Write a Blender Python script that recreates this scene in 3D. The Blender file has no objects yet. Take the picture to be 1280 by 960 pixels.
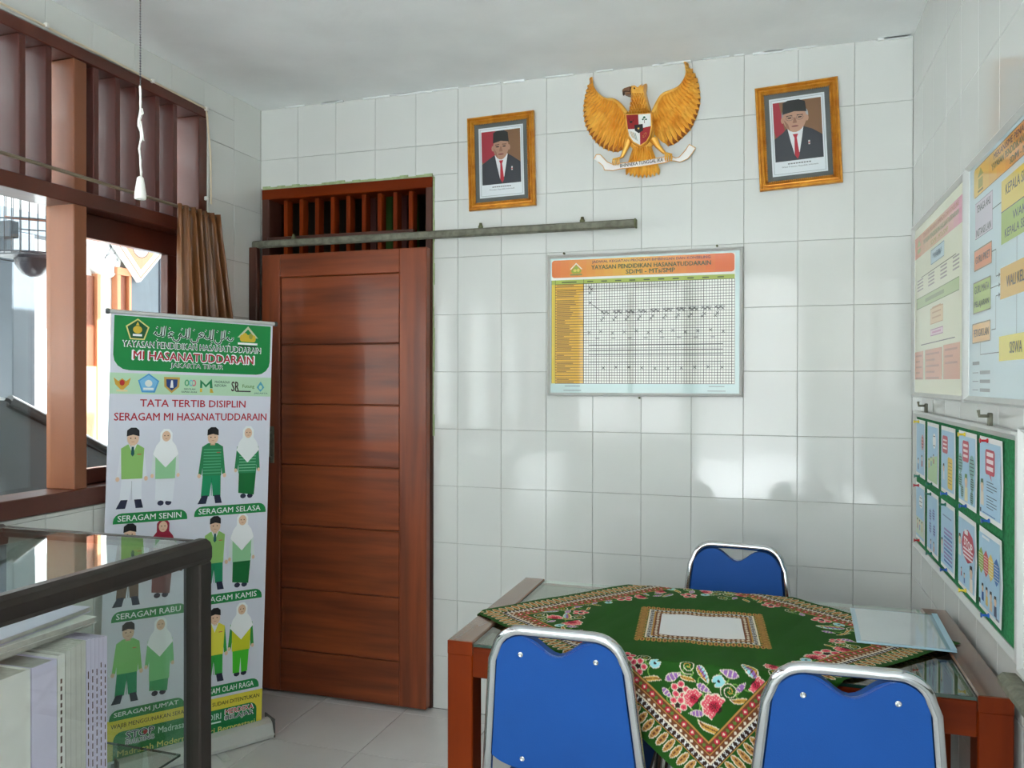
import bpy, math, random
import numpy as np
from mathutils import Vector
random.seed(7)
RNG = np.random.default_rng(5)
PI = math.pi
SC = bpy.context.scene
COL = SC.collection

# ------------------------------------------------------------------ camera
CAM = np.array([-0.4948, -3.3161, 1.4451]); YAW, PITCH, ROLL, FPX = -0.30837, -0.004386, 0.001536, 1018.53
fwd = np.array([math.sin(YAW)*math.cos(PITCH), math.cos(YAW)*math.cos(PITCH), math.sin(PITCH)])
rt0 = np.array([math.cos(YAW), -math.sin(YAW), 0]); up0 = np.cross(rt0, fwd)
rt = rt0*math.cos(ROLL)+up0*math.sin(ROLL); up = -rt0*math.sin(ROLL)+up0*math.cos(ROLL)
cam_d = bpy.data.cameras.new('camera'); cam = bpy.data.objects.new('camera', cam_d); COL.objects.link(cam)
from mathutils import Matrix
cam.matrix_world = Matrix([[rt[0], up[0], -fwd[0], CAM[0]], [rt[1], up[1], -fwd[1], CAM[1]], [rt[2], up[2], -fwd[2], CAM[2]], [0, 0, 0, 1]])
cam_d.sensor_width = 36; cam_d.lens = 36*FPX/1280; cam_d.clip_start = 0.02
SC.camera = cam
def at(px, py, axis, val):
    """photo pixel -> point on the plane axis = val"""
    d = rt*((px-640)/FPX)+up*((480-py)/FPX)+fwd
    return CAM+d*((val-CAM[axis])/d[axis])

# ------------------------------------------------------------------ world, light, exposure
W = bpy.data.worlds.new('overcast_sky'); SC.world = W; W.use_nodes = True
bg = W.node_tree.nodes['Background']; bg.inputs[0].default_value = (0.93, 0.985, 1.0, 1); bg.inputs[1].default_value = 2.6
sun_d = bpy.data.lights.new('sun', 'SUN'); sun_d.energy = 19.0; sun_d.angle = 0.012; sun_d.color = (0.95, 0.99, 1.0)
sun = bpy.data.objects.new('sun', sun_d); COL.objects.link(sun); sun.rotation_euler = Vector((0.50, 0.10, 0.86)).to_track_quat('Z', 'Y').to_euler()
def portal(name, loc, rot, sx, sy):
    l = bpy.data.lights.new(name, 'AREA'); l.shape = 'RECTANGLE'; l.size = sx; l.size_y = sy
    l.cycles.is_portal = True
    o = bpy.data.objects.new(name, l); COL.objects.link(o); o.location = loc; o.rotation_euler = rot
SC.cycles.use_denoising = True
SC.cycles.max_bounces = 10; SC.cycles.diffuse_bounces = 6; SC.cycles.glossy_bounces = 5; SC.cycles.transparent_max_bounces = 16
SC.cycles.sample_clamp_indirect = 8
SC.cycles.caustics_reflective = False; SC.cycles.caustics_refractive = False
SC.view_settings.view_transform = 'Standard'; SC.view_settings.look = 'None'; SC.view_settings.gamma = 1
SC.view_settings.use_curve_mapping = False
SC.view_settings.exposure = 1.12

# ------------------------------------------------------------------ helpers
def lin(c):
    return tuple((v/255/12.92 if v/255 <= 0.04045 else ((v/255+0.055)/1.055)**2.4) for v in c)
def mat(name, rgb, rough=0.5, metal=0.0, var=0.0, vscale=8.0, bump=0.0, bscale=60.0, coat=0.0, stretch=None, rgb2=None, spec=0.5, sheen=0.0, objvar=0.0):
    m = bpy.data.materials.new(name); m.use_nodes = True
    nt = m.node_tree; n = nt.nodes; b = n['Principled BSDF']
    c = lin(rgb)
    b.inputs['Base Color'].default_value = (*c, 1); b.inputs['Roughness'].default_value = rough; b.inputs['Metallic'].default_value = metal
    b.inputs['Specular IOR Level'].default_value = spec
    if coat: b.inputs['Coat Weight'].default_value = coat; b.inputs['Coat Roughness'].default_value = 0.06
    if sheen: b.inputs['Sheen Weight'].default_value = sheen
    tc = n.new('ShaderNodeTexCoord'); mp = n.new('ShaderNodeMapping'); nt.links.new(tc.outputs['Object'], mp.inputs[0])
    if stretch: mp.inputs['Scale'].default_value = stretch
    if var or rgb2:
        nz = n.new('ShaderNodeTexNoise'); nz.inputs['Scale'].default_value = vscale; nz.inputs['Detail'].default_value = 6
        nt.links.new(mp.outputs[0], nz.inputs['Vector'])
        rp = n.new('ShaderNodeValToRGB'); c2 = lin(rgb2) if rgb2 else tuple(v*(1+var) for v in c); c1 = c if rgb2 else tuple(v*(1-var) for v in c)
        rp.color_ramp.elements[0].position = 0.32; rp.color_ramp.elements[1].position = 0.68
        rp.color_ramp.elements[0].color = (*c1, 1); rp.color_ramp.elements[1].color = (*c2, 1)
        nt.links.new(nz.outputs[0], rp.inputs[0]); out = rp.outputs[0]
        if objvar:
            oi = n.new('ShaderNodeObjectInfo'); hs = n.new('ShaderNodeHueSaturation'); mr = n.new('ShaderNodeMapRange')
            mr.inputs['To Min'].default_value = 1-objvar; mr.inputs['To Max'].default_value = 1+objvar
            nt.links.new(oi.outputs['Random'], mr.inputs['Value']); nt.links.new(mr.outputs[0], hs.inputs['Value']); nt.links.new(out, hs.inputs['Color']); out = hs.outputs[0]
        nt.links.new(out, b.inputs['Base Color'])
    if bump:
        nb = n.new('ShaderNodeTexNoise'); nb.inputs['Scale'].default_value = bscale; nb.inputs['Detail'].default_value = 5
        nt.links.new(mp.outputs[0], nb.inputs['Vector'])
        bp = n.new('ShaderNodeBump'); bp.inputs['Strength'].default_value = bump; bp.inputs['Distance'].default_value = 0.01
        nt.links.new(nb.outputs[0], bp.inputs['Height']); nt.links.new(bp.outputs[0], b.inputs['Normal'])
    return m
def print_mat(name, rough=0.5, coat=0.0, spec=0.4):
    m = bpy.data.materials.new(name); m.use_nodes = True; nt = m.node_tree; b = nt.nodes['Principled BSDF']
    a = nt.nodes.new('ShaderNodeAttribute'); a.attribute_name = 'Col'; nt.links.new(a.outputs['Color'], b.inputs['Base Color'])
    b.inputs['Roughness'].default_value = rough; b.inputs['Specular IOR Level'].default_value = spec
    if coat: b.inputs['Coat Weight'].default_value = coat; b.inputs['Coat Roughness'].default_value = 0.03
    return m
def glass_mat(name, tint=(235, 245, 242), refl=1.0, ior=1.5, rough=0.0):
    m = bpy.data.materials.new(name); m.use_nodes = True; nt = m.node_tree; n = nt.nodes
    n.remove(n['Principled BSDF']); out = n['Material Output']
    t = n.new('ShaderNodeBsdfTransparent'); t.inputs[0].default_value = (*lin(tint), 1)
    g = n.new('ShaderNodeBsdfGlossy'); g.inputs['Roughness'].default_value = rough; g.inputs[0].default_value = (refl, refl, refl, 1)
    ge = n.new('ShaderNodeNewGeometry'); d = n.new('ShaderNodeVectorMath'); d.operation = 'DOT_PRODUCT'
    nt.links.new(ge.outputs['Normal'], d.inputs[0]); nt.links.new(ge.outputs['Incoming'], d.inputs[1])
    def mth(op, a, b=None):
        q = n.new('ShaderNodeMath'); q.operation = op; q.use_clamp = op == 'ADD'
        for i_, w_ in enumerate((a, b)):
            if w_ is None: continue
            if isinstance(w_, float): q.inputs[i_].default_value = w_
            else: nt.links.new(w_, q.inputs[i_])
        return q
    r0 = ((ior-1)/(ior+1))**2
    f = mth('ADD', mth('MULTIPLY', mth('POWER', mth('SUBTRACT', 1.0, mth('ABSOLUTE', d.outputs['Value']).outputs[0]).outputs[0], 5.0).outputs[0], 1-r0).outputs[0], r0)
    mx = n.new('ShaderNodeMixShader'); nt.links.new(f.outputs[0], mx.inputs[0]); nt.links.new(t.outputs[0], mx.inputs[1]); nt.links.new(g.outputs[0], mx.inputs[2])
    nt.links.new(mx.outputs[0], out.inputs[0]); return m

class MB:
    def __init__(s): s.v = []; s.f = []; s.c = []
    def add(s, vs, fs, col=None):
        o = len(s.v); s.v += [tuple(map(float, p)) for p in vs]; s.f += [tuple(i+o for i in f) for f in fs]; s.c += [col]*len(fs); return s
    def box(s, x0, y0, z0, x1, y1, z1, col=None):
        v = [(x, y, z) for z in (z0, z1) for y in (y0, y1) for x in (x0, x1)]
        return s.add(v, [(0, 2, 3, 1), (4, 5, 7, 6), (0, 1, 5, 4), (2, 6, 7, 3), (0, 4, 6, 2), (1, 3, 7, 5)], col)
    def bbox(s, x0, y0, z0, x1, y1, z1, c=0.003, col=None):
        """box with chamfered edges"""
        xs, ys, zs = (x0, x1), (y0, y1), (z0, z1); v = []; idx = {}
        for i in (0, 1):
            for j in (0, 1):
                for k in (0, 1):
                    p = (xs[i], ys[j], zs[k]); d = (c if i == 0 else -c, c if j == 0 else -c, c if k == 0 else -c)
                    for a in range(3):
                        idx[i, j, k, a] = len(v); v.append(tuple(p[q]+(0 if q == a else d[q]) for q in range(3)))
        f = []
        for a in range(3):
            b, e = [q for q in range(3) if q != a]
            for t in (0, 1):
                q = []
                for (m, n_) in ((0, 0), (1, 0), (1, 1), (0, 1)):
                    k = [0, 0, 0]; k[a] = t; k[b] = m; k[e] = n_; q.append(idx[(*k, a)])
                f.append(q if (t == 1) == (a != 1) else q[::-1])
            for m in (0, 1):
                for n_ in (0, 1):
                    k0 = [0, 0, 0]; k1 = [0, 0, 0]; k0[b] = k1[b] = m; k0[e] = k1[e] = n_; k1[a] = 1
                    f.append([idx[(*k0, b)], idx[(*k1, b)], idx[(*k1, e)], idx[(*k0, e)]])
        for i in (0, 1):
            for j in (0, 1):
                for k in (0, 1): f.append([idx[i, j, k, 0], idx[i, j, k, 1], idx[i, j, k, 2]])
        return s.add(v, f, col)
    def tube(s, pts, r, n=10, caps=True, closed=False, col=None, flat=1.0):
        P = [Vector(p) for p in pts]; m = len(P); rs = r if isinstance(r, (list, tuple)) else [r]*m; v = []; f = []
        prev = None
        for i, p in enumerate(P):
            a = P[(i-1) % m] if (closed or i > 0) else p; b = P[(i+1) % m] if (closed or i < m-1) else p
            t = (b-a); t = t.normalized() if t.length > 1e-9 else Vector((0, 0, 1))
            if prev is None:
                ref = Vector((0, 0, 1)) if abs(t.z) < 0.9 else Vector((1, 0, 0)); u = t.cross(ref).normalized()
            else: u = (prev-t*prev.dot(t)).normalized()
            prev = u; w = t.cross(u)
            for k in range(n):
                an = 2*PI*k/n; v.append(p+u*(math.cos(an)*rs[i])+w*(math.sin(an)*rs[i]*flat))
        for i in range(m if closed else m-1):
            j = (i+1) % m
            for k in range(n): f.append((i*n+k, i*n+(k+1) % n, j*n+(k+1) % n, j*n+k))
        if caps and not closed: f.append(tuple(range(n))[::-1]); f.append(tuple((m-1)*n+k for k in range(n)))
        return s.add(v, f, col)
    def lathe(s, prof, c=(0, 0, 0), n=20, axis='z', col=None):
        v = []; f = []
        for (r, h) in prof:
            for k in range(n):
                a = 2*PI*k/n; p = (r*math.cos(a), r*math.sin(a), h)
                if axis == 'y': p = (p[0], h, p[1])
                if axis == 'x': p = (h, p[0], p[1])
                v.append((p[0]+c[0], p[1]+c[1], p[2]+c[2]))
        for i in range(len(prof)-1):
            for k in range(n): f.append((i*n+k, i*n+(k+1) % n, (i+1)*n+(k+1) % n, (i+1)*n+k))
        f.append(tuple(range(n))[::-1]); f.append(tuple((len(prof)-1)*n+k for k in range(n)))
        return s.add(v, f, col)
    def relief(s, poly, y0, y1, inset=0.0, col=None):
        """polygon in XZ raised from y0 to y1 (towards -Y), front inset towards its centre"""
        c = np.mean(poly, axis=0); n = len(poly); v = []
        ym = y0+(y1-y0)*0.55
        for sc_, y in ((1, y0), (1, ym), (1-inset, y1)):
            for p in poly: v.append((c[0]+(p[0]-c[0])*sc_, y, c[1]+(p[1]-c[1])*sc_))
        f = [tuple(2*n+i for i in range(n))]
        for r_ in (0, 1):
            for i in range(n): j = (i+1) % n; f.append((r_*n+i, r_*n+j, (r_+1)*n+j, (r_+1)*n+i))
        return s.add(v, f, col)
    def mesh(s, name, smooth=None, color=False):
        me = bpy.data.meshes.new(name); me.from_pydata(s.v, [], s.f); me.update()
        if color:
            at_ = me.color_attributes.new('Col', 'FLOAT_COLOR', 'CORNER'); arr = np.ones((len(me.loops), 4), np.float32)
            k = 0
            for fc, cc in zip(s.f, s.c): arr[k:k+len(fc), :3] = cc; k += len(fc)
            at_.data.foreach_set('color', arr.ravel())
        return me
def link(name, me, m, parent=None, smooth=None):
    o = bpy.data.objects.new(name, me); COL.objects.link(o)
    if m is not None and not me.materials: me.materials.append(m)
    if parent is not None: o.parent = parent
    if smooth is not None:
        me.polygons.foreach_set('use_smooth', [True]*len(me.polygons))
        if smooth < 180: me.set_sharp_from_angle(angle=math.radians(smooth))
    return o
def fix(me):
    import bmesh
    b = bmesh.new(); b.from_mesh(me); bmesh.ops.recalc_face_normals(b, faces=b.faces); b.to_mesh(me); b.free(); return me
def obj(name, mb, m, parent=None, smooth=None, color=False, recalc=True):
    me = mb.mesh(name, color=color)
    if recalc: fix(me)
    return link(name, me, m, parent, smooth)
def tag(o, label=None, cat=None, group=None, kind=None):
    if label: o['label'] = label
    if cat: o['category'] = cat
    if group: o['group'] = group
    if kind: o['kind'] = kind
    return o
def thing(name, label, cat, loc=(0, 0, 0), rz=0.0, group=None, kind=None):
    o = bpy.data.objects.new(name, None); COL.objects.link(o); o.location = loc; o.rotation_euler = (0, 0, rz); o.empty_display_size = 0.05
    return tag(o, label, cat, group, kind)

# flat print: shapes and lettering in a local XZ plane looking to -Y
FONT = {}
def glyphs(txt, bold):
    k = (txt, bold)
    if k not in FONT:
        cu = bpy.data.curves.new('t', 'FONT'); cu.body = txt; cu.resolution_u = 2; cu.offset = bold
        ob = bpy.data.objects.new('t', cu); me = ob.to_mesh()
        v = np.array([x.co[:2] for x in me.vertices]).reshape(-1, 2); f = [tuple(p.vertices) for p in me.polygons]
        ob.to_mesh_clear(); bpy.data.objects.remove(ob); bpy.data.curves.remove(cu)
        lo, hi = v.min(0), v.max(0); FONT[k] = ((v-lo)/(hi-lo), f)
    return FONT[k]
class Pr:
    STEP = 0.00018
    def __init__(s, base=0.0): s.mb = MB(); s.base = base
    def poly(s, pts, col, L=1):
        y = s.base-L*s.STEP; s.mb.add([(p[0], y, p[1]) for p in pts], [tuple(range(len(pts)))], lin(col)); return s
    def rect(s, x0, z0, x1, z1, col, L=1): return s.poly([(x0, z0), (x1, z0), (x1, z1), (x0, z1)], col, L)
    def rrect(s, x0, z0, x1, z1, r, col, L=1, corners='1111'):
        pts = []; done = []
        for (cx, cz, a0, on) in ((x0+r, z0+r, PI, corners[0]), (x1-r, z0+r, 1.5*PI, corners[1]), (x1-r, z1-r, 0, corners[2]), (x0+r, z1-r, PI/2, corners[3])):
            if on == '1': pts += [(cx+r*math.cos(a0+i*PI/8), cz+r*math.sin(a0+i*PI/8)) for i in range(5)]
            else: pts.append(((x0, z0), (x1, z0), (x1, z1), (x0, z1))[len(done)])
            done.append(1)
        return s.poly(pts, col, L)
    def ell(s, cx, cz, rx, rz, col, L=1, n=16): return s.poly([(cx+rx*math.cos(2*PI*i/n), cz+rz*math.sin(2*PI*i/n)) for i in range(n)], col, L)
    def line(s, a, b, w, col, L=1):
        d = np.array(b, float)-a; d /= np.linalg.norm(d); q = np.array([-d[1], d[0]])*w/2; a = np.array(a, float); b = np.array(b, float)
        return s.poly([a-q, b-q, b+q, a+q], col, L)
    def text(s, t, x0, z0, x1, z1, col, L=2, bold=0.012, rot=False, shear=0.0, slope=0.0):
        y = s.base-L*s.STEP
        if bold > 0.0:
            e_ = min(bold*1.1*((z1-z0) if not rot else (x1-x0)), 0.003)
            for k_, (dx, dz) in enumerate(((e_, 0), (-e_, 0), (0, e_*0.8), (0, -e_*0.8))): s.text(t, x0+dx, z0+dz, x1+dx, z1+dz, col, L+0.2*k_, 0.0, rot, shear, slope)
            return s
        v, f = glyphs(t, 0.0)
        if rot: pts = [(x0+(1-p[1])*(x1-x0), y, z0+p[0]*(z1-z0)) for p in v]
        else: pts = [(x0+p[0]*(x1-x0)+shear*p[1], y, z0+p[1]*(z1-z0)+slope*p[0]) for p in v]
        s.mb.add(pts, f, lin(col)); return s
    def build(s, name, m, parent): return obj(name, s.mb, m, parent, color=True, recalc=False)

# ------------------------------------------------------------------ materials
M = {}
M['tile'] = mat('white_wall_tile', (219, 221, 217), 0.075, var=0.012, vscale=2.5, spec=0.5, objvar=0.018)
M['grout'] = mat('grey_grout', (168, 168, 162), 0.85, var=0.1, vscale=30)
M['floor_tile'] = mat('grey_floor_tile', (214, 212, 211), 0.13, var=0.03, vscale=5, spec=0.5, objvar=0.02)
M['floor_grout'] = mat('dark_floor_grout', (95, 93, 88), 0.9)
M['plaster'] = mat('ceiling_plaster', (243, 246, 246), 0.85, var=0.05, vscale=3.0, bump=0.35, bscale=9)
M['plain'] = mat('white_paint', (222, 224, 220), 0.6, var=0.03, vscale=3)
M['wood_win'] = mat('window_brown_varnish', (98, 46, 31), 0.35, rgb2=(74, 33, 22), vscale=5, stretch=(1, 1, 0.12), bump=0.05, bscale=30, coat=0.15)
M['wood_fin'] = mat('louvre_red_brown_varnish', (104, 50, 38), 0.42, rgb2=(84, 38, 29), vscale=6, stretch=(1, 1, 0.1), coat=0.1)
M['wood_post'] = mat('window_post_varnish', (150, 92, 60), 0.4, rgb2=(128, 74, 46), vscale=6, stretch=(1, 1, 0.1), coat=0.1)
M['wood_door'] = mat('door_varnish', (144, 70, 34), 0.40, rgb2=(104, 46, 22), vscale=11, stretch=(0.18, 1, 2.2), bump=0.04, bscale=25, coat=0.12)
M['wood_stile'] = mat('door_stile_varnish', (148, 72, 36), 0.40, rgb2=(108, 48, 24), vscale=10, stretch=(2.2, 1, 0.16), coat=0.12)
M['wood_dark'] = mat('dark_door_frame', (92, 48, 32), 0.5, rgb2=(62, 32, 22), vscale=6, stretch=(1, 1, 0.15))
M['wood_tab'] = mat('table_orange_varnish', (134, 50, 6), 0.5, spec=0.12, rgb2=(88, 27, 3), vscale=6, stretch=(1.4, 1.4, 0.15))
M['wood_tabx'] = mat('table_orange_varnish_rail', (134, 50, 6), 0.5, spec=0.12, rgb2=(88, 27, 3), vscale=6, stretch=(0.15, 1.4, 1.6))
M['wood_taby'] = mat('table_top_varnish', (138, 104, 82), 0.22, rgb2=(112, 80, 62), vscale=5, stretch=(1.8, 0.15, 1.4), coat=0.4)
M['wood_in'] = mat('table_dark_panel', (92, 46, 26), 0.5, rgb2=(66, 30, 18), vscale=5, stretch=(1, 1, 0.15))
M['glass'] = glass_mat('clear_glass', (251, 253, 252), 0.9)
M['glass_tab'] = glass_mat('table_glass', (238, 246, 241), 1.0, 1.6)
M['glass_edge'] = mat('green_glass_edge', (30, 62, 48), 0.1, spec=0.8)
M['alu_dark'] = mat('dark_bronze_aluminium', (56, 50, 46), 0.38, metal=0.35, var=0.12, vscale=9)
M['alu_grey'] = mat('dark_grey_aluminium', (84, 84, 90), 0.35, metal=0.5)
M['alu'] = mat('silver_aluminium', (206, 207, 204), 0.35, metal=0.3, var=0.04)
M['chrome'] = mat('chrome', (215, 218, 220), 0.12, metal=1.0)
M['steel'] = mat('weathered_track_steel', (128, 128, 112), 0.6, metal=0.25, rgb2=(98, 98, 84), vscale=40, bump=0.2)
M['rust'] = mat('rusty_bolt', (120, 128, 92), 0.6, metal=0.3, rgb2=(90, 86, 60), vscale=60)
M['blue'] = mat('royal_blue_upholstery', (24, 80, 156), 0.6, var=0.05, vscale=5, bump=0.12, bscale=420, spec=0.25)
M['plastic_clear'] = glass_mat('clear_plastic_wrap', (235, 240, 250), 1.0, 1.5, 0.05)
M['gold'] = mat('gold_frame_paint', (222, 156, 52), 0.34, metal=0.45, rgb2=(192, 118, 28), vscale=30, bump=0.1, bscale=80)
M['gold_bird'] = mat('gold_statue_paint', (252, 200, 92), 0.3, metal=0.28, rgb2=(232, 158, 54), vscale=22, bump=0.12, bscale=90)
M['gold_shade'] = mat('gold_groove_shade', (150, 86, 20), 0.45, metal=0.4)
M['beak'] = mat('beak_brown', (134, 98, 72), 0.4)
M['grey_mat'] = mat('dark_grey_mount', (88, 92, 90), 0.6)
M['print'] = print_mat('printed_ink', 0.45)
M['print_gloss'] = print_mat('printed_ink_under_film', 0.35, coat=0.7)
M['print_matte'] = print_mat('printed_cloth', 0.8, spec=0.15)
M['banner'] = mat('banner_vinyl_back', (225, 225, 230), 0.4)
M['curtain'] = mat('brown_satin_curtain', (142, 90, 48), 0.32, rgb2=(92, 56, 28), vscale=5, sheen=0.05, stretch=(1, 1, 0.2))
M['white_plastic'] = mat('white_plastic', (228, 226, 220), 0.4)
M['cable'] = mat('cream_cable', (220, 206, 180), 0.5)
M['rod'] = mat('tarnished_rod', (150, 136, 116), 0.4, metal=0.7)
M['felt'] = mat('green_felt', (38, 140, 84), 0.95, rgb2=(26, 112, 64), vscale=120, bump=0.3, bscale=250)
M['whiteboard'] = mat('whiteboard', (235, 236, 236), 0.25)
M['pin'] = {k: mat('pin_'+k, c, 0.3) for k, c in (('red', (190, 40, 50)), ('blue', (30, 90, 170)), ('yellow', (225, 200, 60)), ('green', (20, 110, 90)))}
M['paper'] = mat('white_paper', (242, 242, 240), 0.7, var=0.03)
M['folder'] = glass_mat('pale_blue_plastic', (252, 254, 255), 0.8, 1.45, 0.08)
M['folder_edge'] = mat('pale_blue_plastic_edge', (184, 220, 234), 0.3)
M['book_white'] = mat('book_white', (242, 238, 234), 0.55, var=0.04, vscale=20)
M['book_lilac'] = mat('book_lilac', (226, 216, 240), 0.5, var=0.03, vscale=20)
M['book_grey'] = mat('book_grey', (214, 210, 204), 0.6, var=0.06, vscale=25)
M['pages'] = mat('page_edges', (206, 200, 194), 0.8, var=0.1, vscale=60)
M['ext_white'] = mat('outside_white_wall', (236, 238, 238), 0.7)
M['ext_grey'] = mat('outside_grey_paint', (86, 94, 102), 0.7, var=0.05)
M['ext_ground'] = mat('outside_paving', (218, 220, 222), 0.8, var=0.06)
M['orange_wood'] = mat('outside_door_orange', (196, 130, 92), 0.5)
M['brown_wood'] = mat('outside_door_brown', (120, 66, 44), 0.5)
M['car'] = mat('dark_car_paint', (44, 48, 54), 0.15, metal=0.5, coat=0.8)
M['car_glass'] = mat('dark_car_glass', (66, 76, 84), 0.04, spec=0.9)
M['tyre'] = mat('tyre_rubber', (28, 28, 28), 0.8)
M['cage'] = mat('cage_wire', (70, 72, 76), 0.4, metal=0.5)
M['cage_base'] = mat('cage_tray', (48, 44, 54), 0.35)
M['green_paint'] = mat('old_green_paint', (160, 178, 132), 0.7, var=0.2, vscale=40)
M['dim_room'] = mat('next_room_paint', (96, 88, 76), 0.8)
M['pink_wood'] = mat('next_room_louvre', (150, 92, 84), 0.6)
M['green_wood'] = mat('next_room_green', (84, 128, 52), 0.6)

# ------------------------------------------------------------------ structure
XL, XR, YB, YF, H = -2.8, 0.0, 0.0, -5.6, 2.72
TZ0 = 0.232
def struct(name, mb, m): return tag(obj(name, mb, m), kind='structure')
TILES = {}
def tile_mesh(w, h, m, gap=0.0013, ch=0.0013, dep=0.006):
    k = (round(w, 3), round(h, 3), m.name)
    if k not in TILES:
        a, b = w/2-gap/2, h/2-gap/2; mb = MB(); v = []
        for (s_, y) in ((0, dep), (0, ch), (ch, 0)):
            v += [(-a+s_, y, -b+s_), (a-s_, y, -b+s_), (a-s_, y, b-s_), (-a+s_, y, b-s_)]
        f = [(8, 9, 10, 11)]
        for r_ in (0, 4):
            for i in range(4): j = (i+1) % 4; f.append((r_+i, r_+j, r_+4+j, r_+4+i))
        mb.add(v, f); me = mb.mesh('wall_tile'); me.materials.append(m); TILES[k] = me
    return TILES[k]
def cut(r, holes):
    rs = [r]
    for (a0, b0, a1, b1) in holes:
        nx = []
        for (u0, v0, u1, v1) in rs:
            if a0 >= u1 or a1 <= u0 or b0 >= v1 or b1 <= v0: nx.append((u0, v0, u1, v1)); continue
            if v1 > b1: nx.append((u0, b1, u1, v1))
            if v0 < b0: nx.append((u0, v0, u1, b0))
            m0, m1 = max(v0, b0), min(v1, b1)
            if u0 < a0: nx.append((u0, m0, a0, m1))
            if u1 > a1: nx.append((a1, m0, u1, m1))
        rs = nx
    return [q for q in rs if q[2]-q[0] > 0.012 and q[3]-q[1] > 0.012]
def tile_wall(parent, us, holes, place, rz):
    vs = [0.0]+[TZ0+0.25*k for k in range(10)]+[H]
    for i in range(len(us)-1):
        for k in range(len(vs)-1):
            for (u0, v0, u1, v1) in cut((us[i], vs[k], us[i+1], vs[k+1]), holes):
                o = bpy.data.objects.new('wall_tile', tile_mesh(u1-u0, v1-v0, M['tile'])); COL.objects.link(o); o.parent = parent
                o.location = place((u0+u1)/2, (v0+v1)/2)
                o.rotation_euler = (random.gauss(0, 0.0012), 0, rz+random.gauss(0, 0.0012))
# back wall with the door opening
DX0, DX1, DZ = -2.786, -1.915, 2.342
mb = MB(); T = 0.14
mb.box(XL-0.14, 0.0045, 0, DX0, T, H).box(DX1, 0.0045, 0, XR+0.12, T, H).box(DX0, 0.0045, DZ, DX1, T, H)
wb = struct('wall_back', mb, M['grout'])
tile_wall(wb, [-0.2*i for i in range(14, -1, -1)], [(DX0-0.02, -0.1, DX1, DZ+0.006)], lambda u, v: (u, 0, v), 0)
# right wall
wr = struct('wall_right', MB().box(0.0045, YF, 0, 0.12, 0.0045, H), M['grout'])
tile_wall(wr, [-0.2*i for i in range(16, -1, -1)], [], lambda u, v: (0, u, v), -PI/2)
struct('wall_right_rear', MB().box(0.0, YF, 0, 0.0044, -3.2, H), M['plain'])
# left wall with long window
WY0, WY1, WZ0, WZ1 = -5.1, -0.384, 1.0, 2.606
mb = MB(); mb.box(XL-0.14, YF, 0, XL-0.0045, 0.0045, WZ0).box(XL-0.14, YF, WZ1, XL-0.0045, 0.0045, H).box(XL-0.14, WY1, WZ0, XL-0.0045, 0.0045, WZ1).box(XL-0.14, YF, WZ0, XL-0.0045, WY0, WZ1)
wl = struct('wall_left', mb, M['grout'])
tile_wall(wl, [-0.2*i for i in range(15, -1, -1)], [(WY0, WZ0-0.004, WY1+0.004, WZ1+0.004)], lambda u, v: (XL, u, v), PI/2)
struct('wall_left_rear', MB().box(XL-0.0044, YF, 0, XL, -3.0, WZ0-0.005).box(XL-0.0044, YF, WZ1+0.005, XL, -3.0, H).box(XL-0.0044, YF, WZ0-0.005, XL, WY0-0.005, WZ1+0.005), M['plain'])
# rear wall behind the camera with a doorway and windows
mb = MB()
RH = [(-2.6, 0.8, -1.35, 2.5), (-1.25, 0.0, -0.2, 2.5)]
for (u0, v0, u1, v1) in cut((XL-0.14, 0, XR+0.12, H), RH): mb.box(u0, YF-0.14, v0, u1, YF, v1)
struct('wall_rear', mb, M['plain'])
# ceiling and floor
struct('ceiling', MB().box(XL-0.14, YF-0.14, H, XR+0.12, T, H+0.12), M['plaster'])
fl = struct('floor', MB().box(XL-0.14, YF-0.14, -0.12, XR+0.12, T, -0.0035), M['floor_grout'])
xs = [XL]+[-2.42+0.4*i for i in range(7)]+[XR]; ys = [YF]+[-0.49-0.4*i for i in range(12, -1, -1)]+[-0.09, 0.0]
for i in range(len(xs)-1):
    for j in range(len(ys)-1):
        w, d = xs[i+1]-xs[i], ys[j+1]-ys[j]
        if w < 0.02 or d < 0.02: continue
        me = tile_mesh(w, d, M['floor_tile'], 0.003, 0.0012, 0.003)
        o = bpy.data.objects.new('floor_tile', me); COL.objects.link(o); o.parent = fl
        o.location = ((xs[i]+xs[i+1])/2, (ys[j]+ys[j+1])/2, 0); o.rotation_euler = (-PI/2, 0, 0)
# plaster crumbs and stains where the ceiling meets the back wall
mb = MB()
for i in range(26):
    x = random.uniform(-2.75, -0.05); w = random.uniform(0.03, 0.16); hgt = random.uniform(0.003, 0.008)
    mb.bbox(x, -0.012, H-hgt, min(x+w, -0.01), 0.0, H, 0.0015)
struct('trim_1', mb, M['plaster'])

# ------------------------------------------------------------------ window in the left wall
win = tag(thing('window_1', None, None, kind='structure'), 'long brown timber window with vertical louvre fins above the panes')
FX, BX = XL-0.002, XL-0.128     # front and back faces of the timber
def wpart(name, y0, z0, y1, z1, m, x0=BX, x1=FX, c=0.003): return obj(name, MB().bbox(x0, y0, z0, x1, y1, z1, c), m, win)
wpart('head_rail', WY0, 2.562, WY1, WZ1, M['wood_win'], BX, FX+0.006)
wpart('middle_rail', WY0, 2.055, WY1-0.05, 2.108, M['wood_win'], BX, FX+0.004)
wpart('sill', WY0, WZ0, WY1, 1.062, M['wood_win'], BX, FX+0.012)
posts = [-1.0535-0.87*i for i in range(5)]
for y in posts: wpart('post', y-0.0285, 1.062, y+0.0285, 2.562, M['wood_post'])
wpart('end_stile', -0.435, 1.062, WY1, 2.562, M['wood_win'])
wpart('end_stile', WY0, 1.062, WY0+0.05, 2.562, M['wood_win'])
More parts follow.
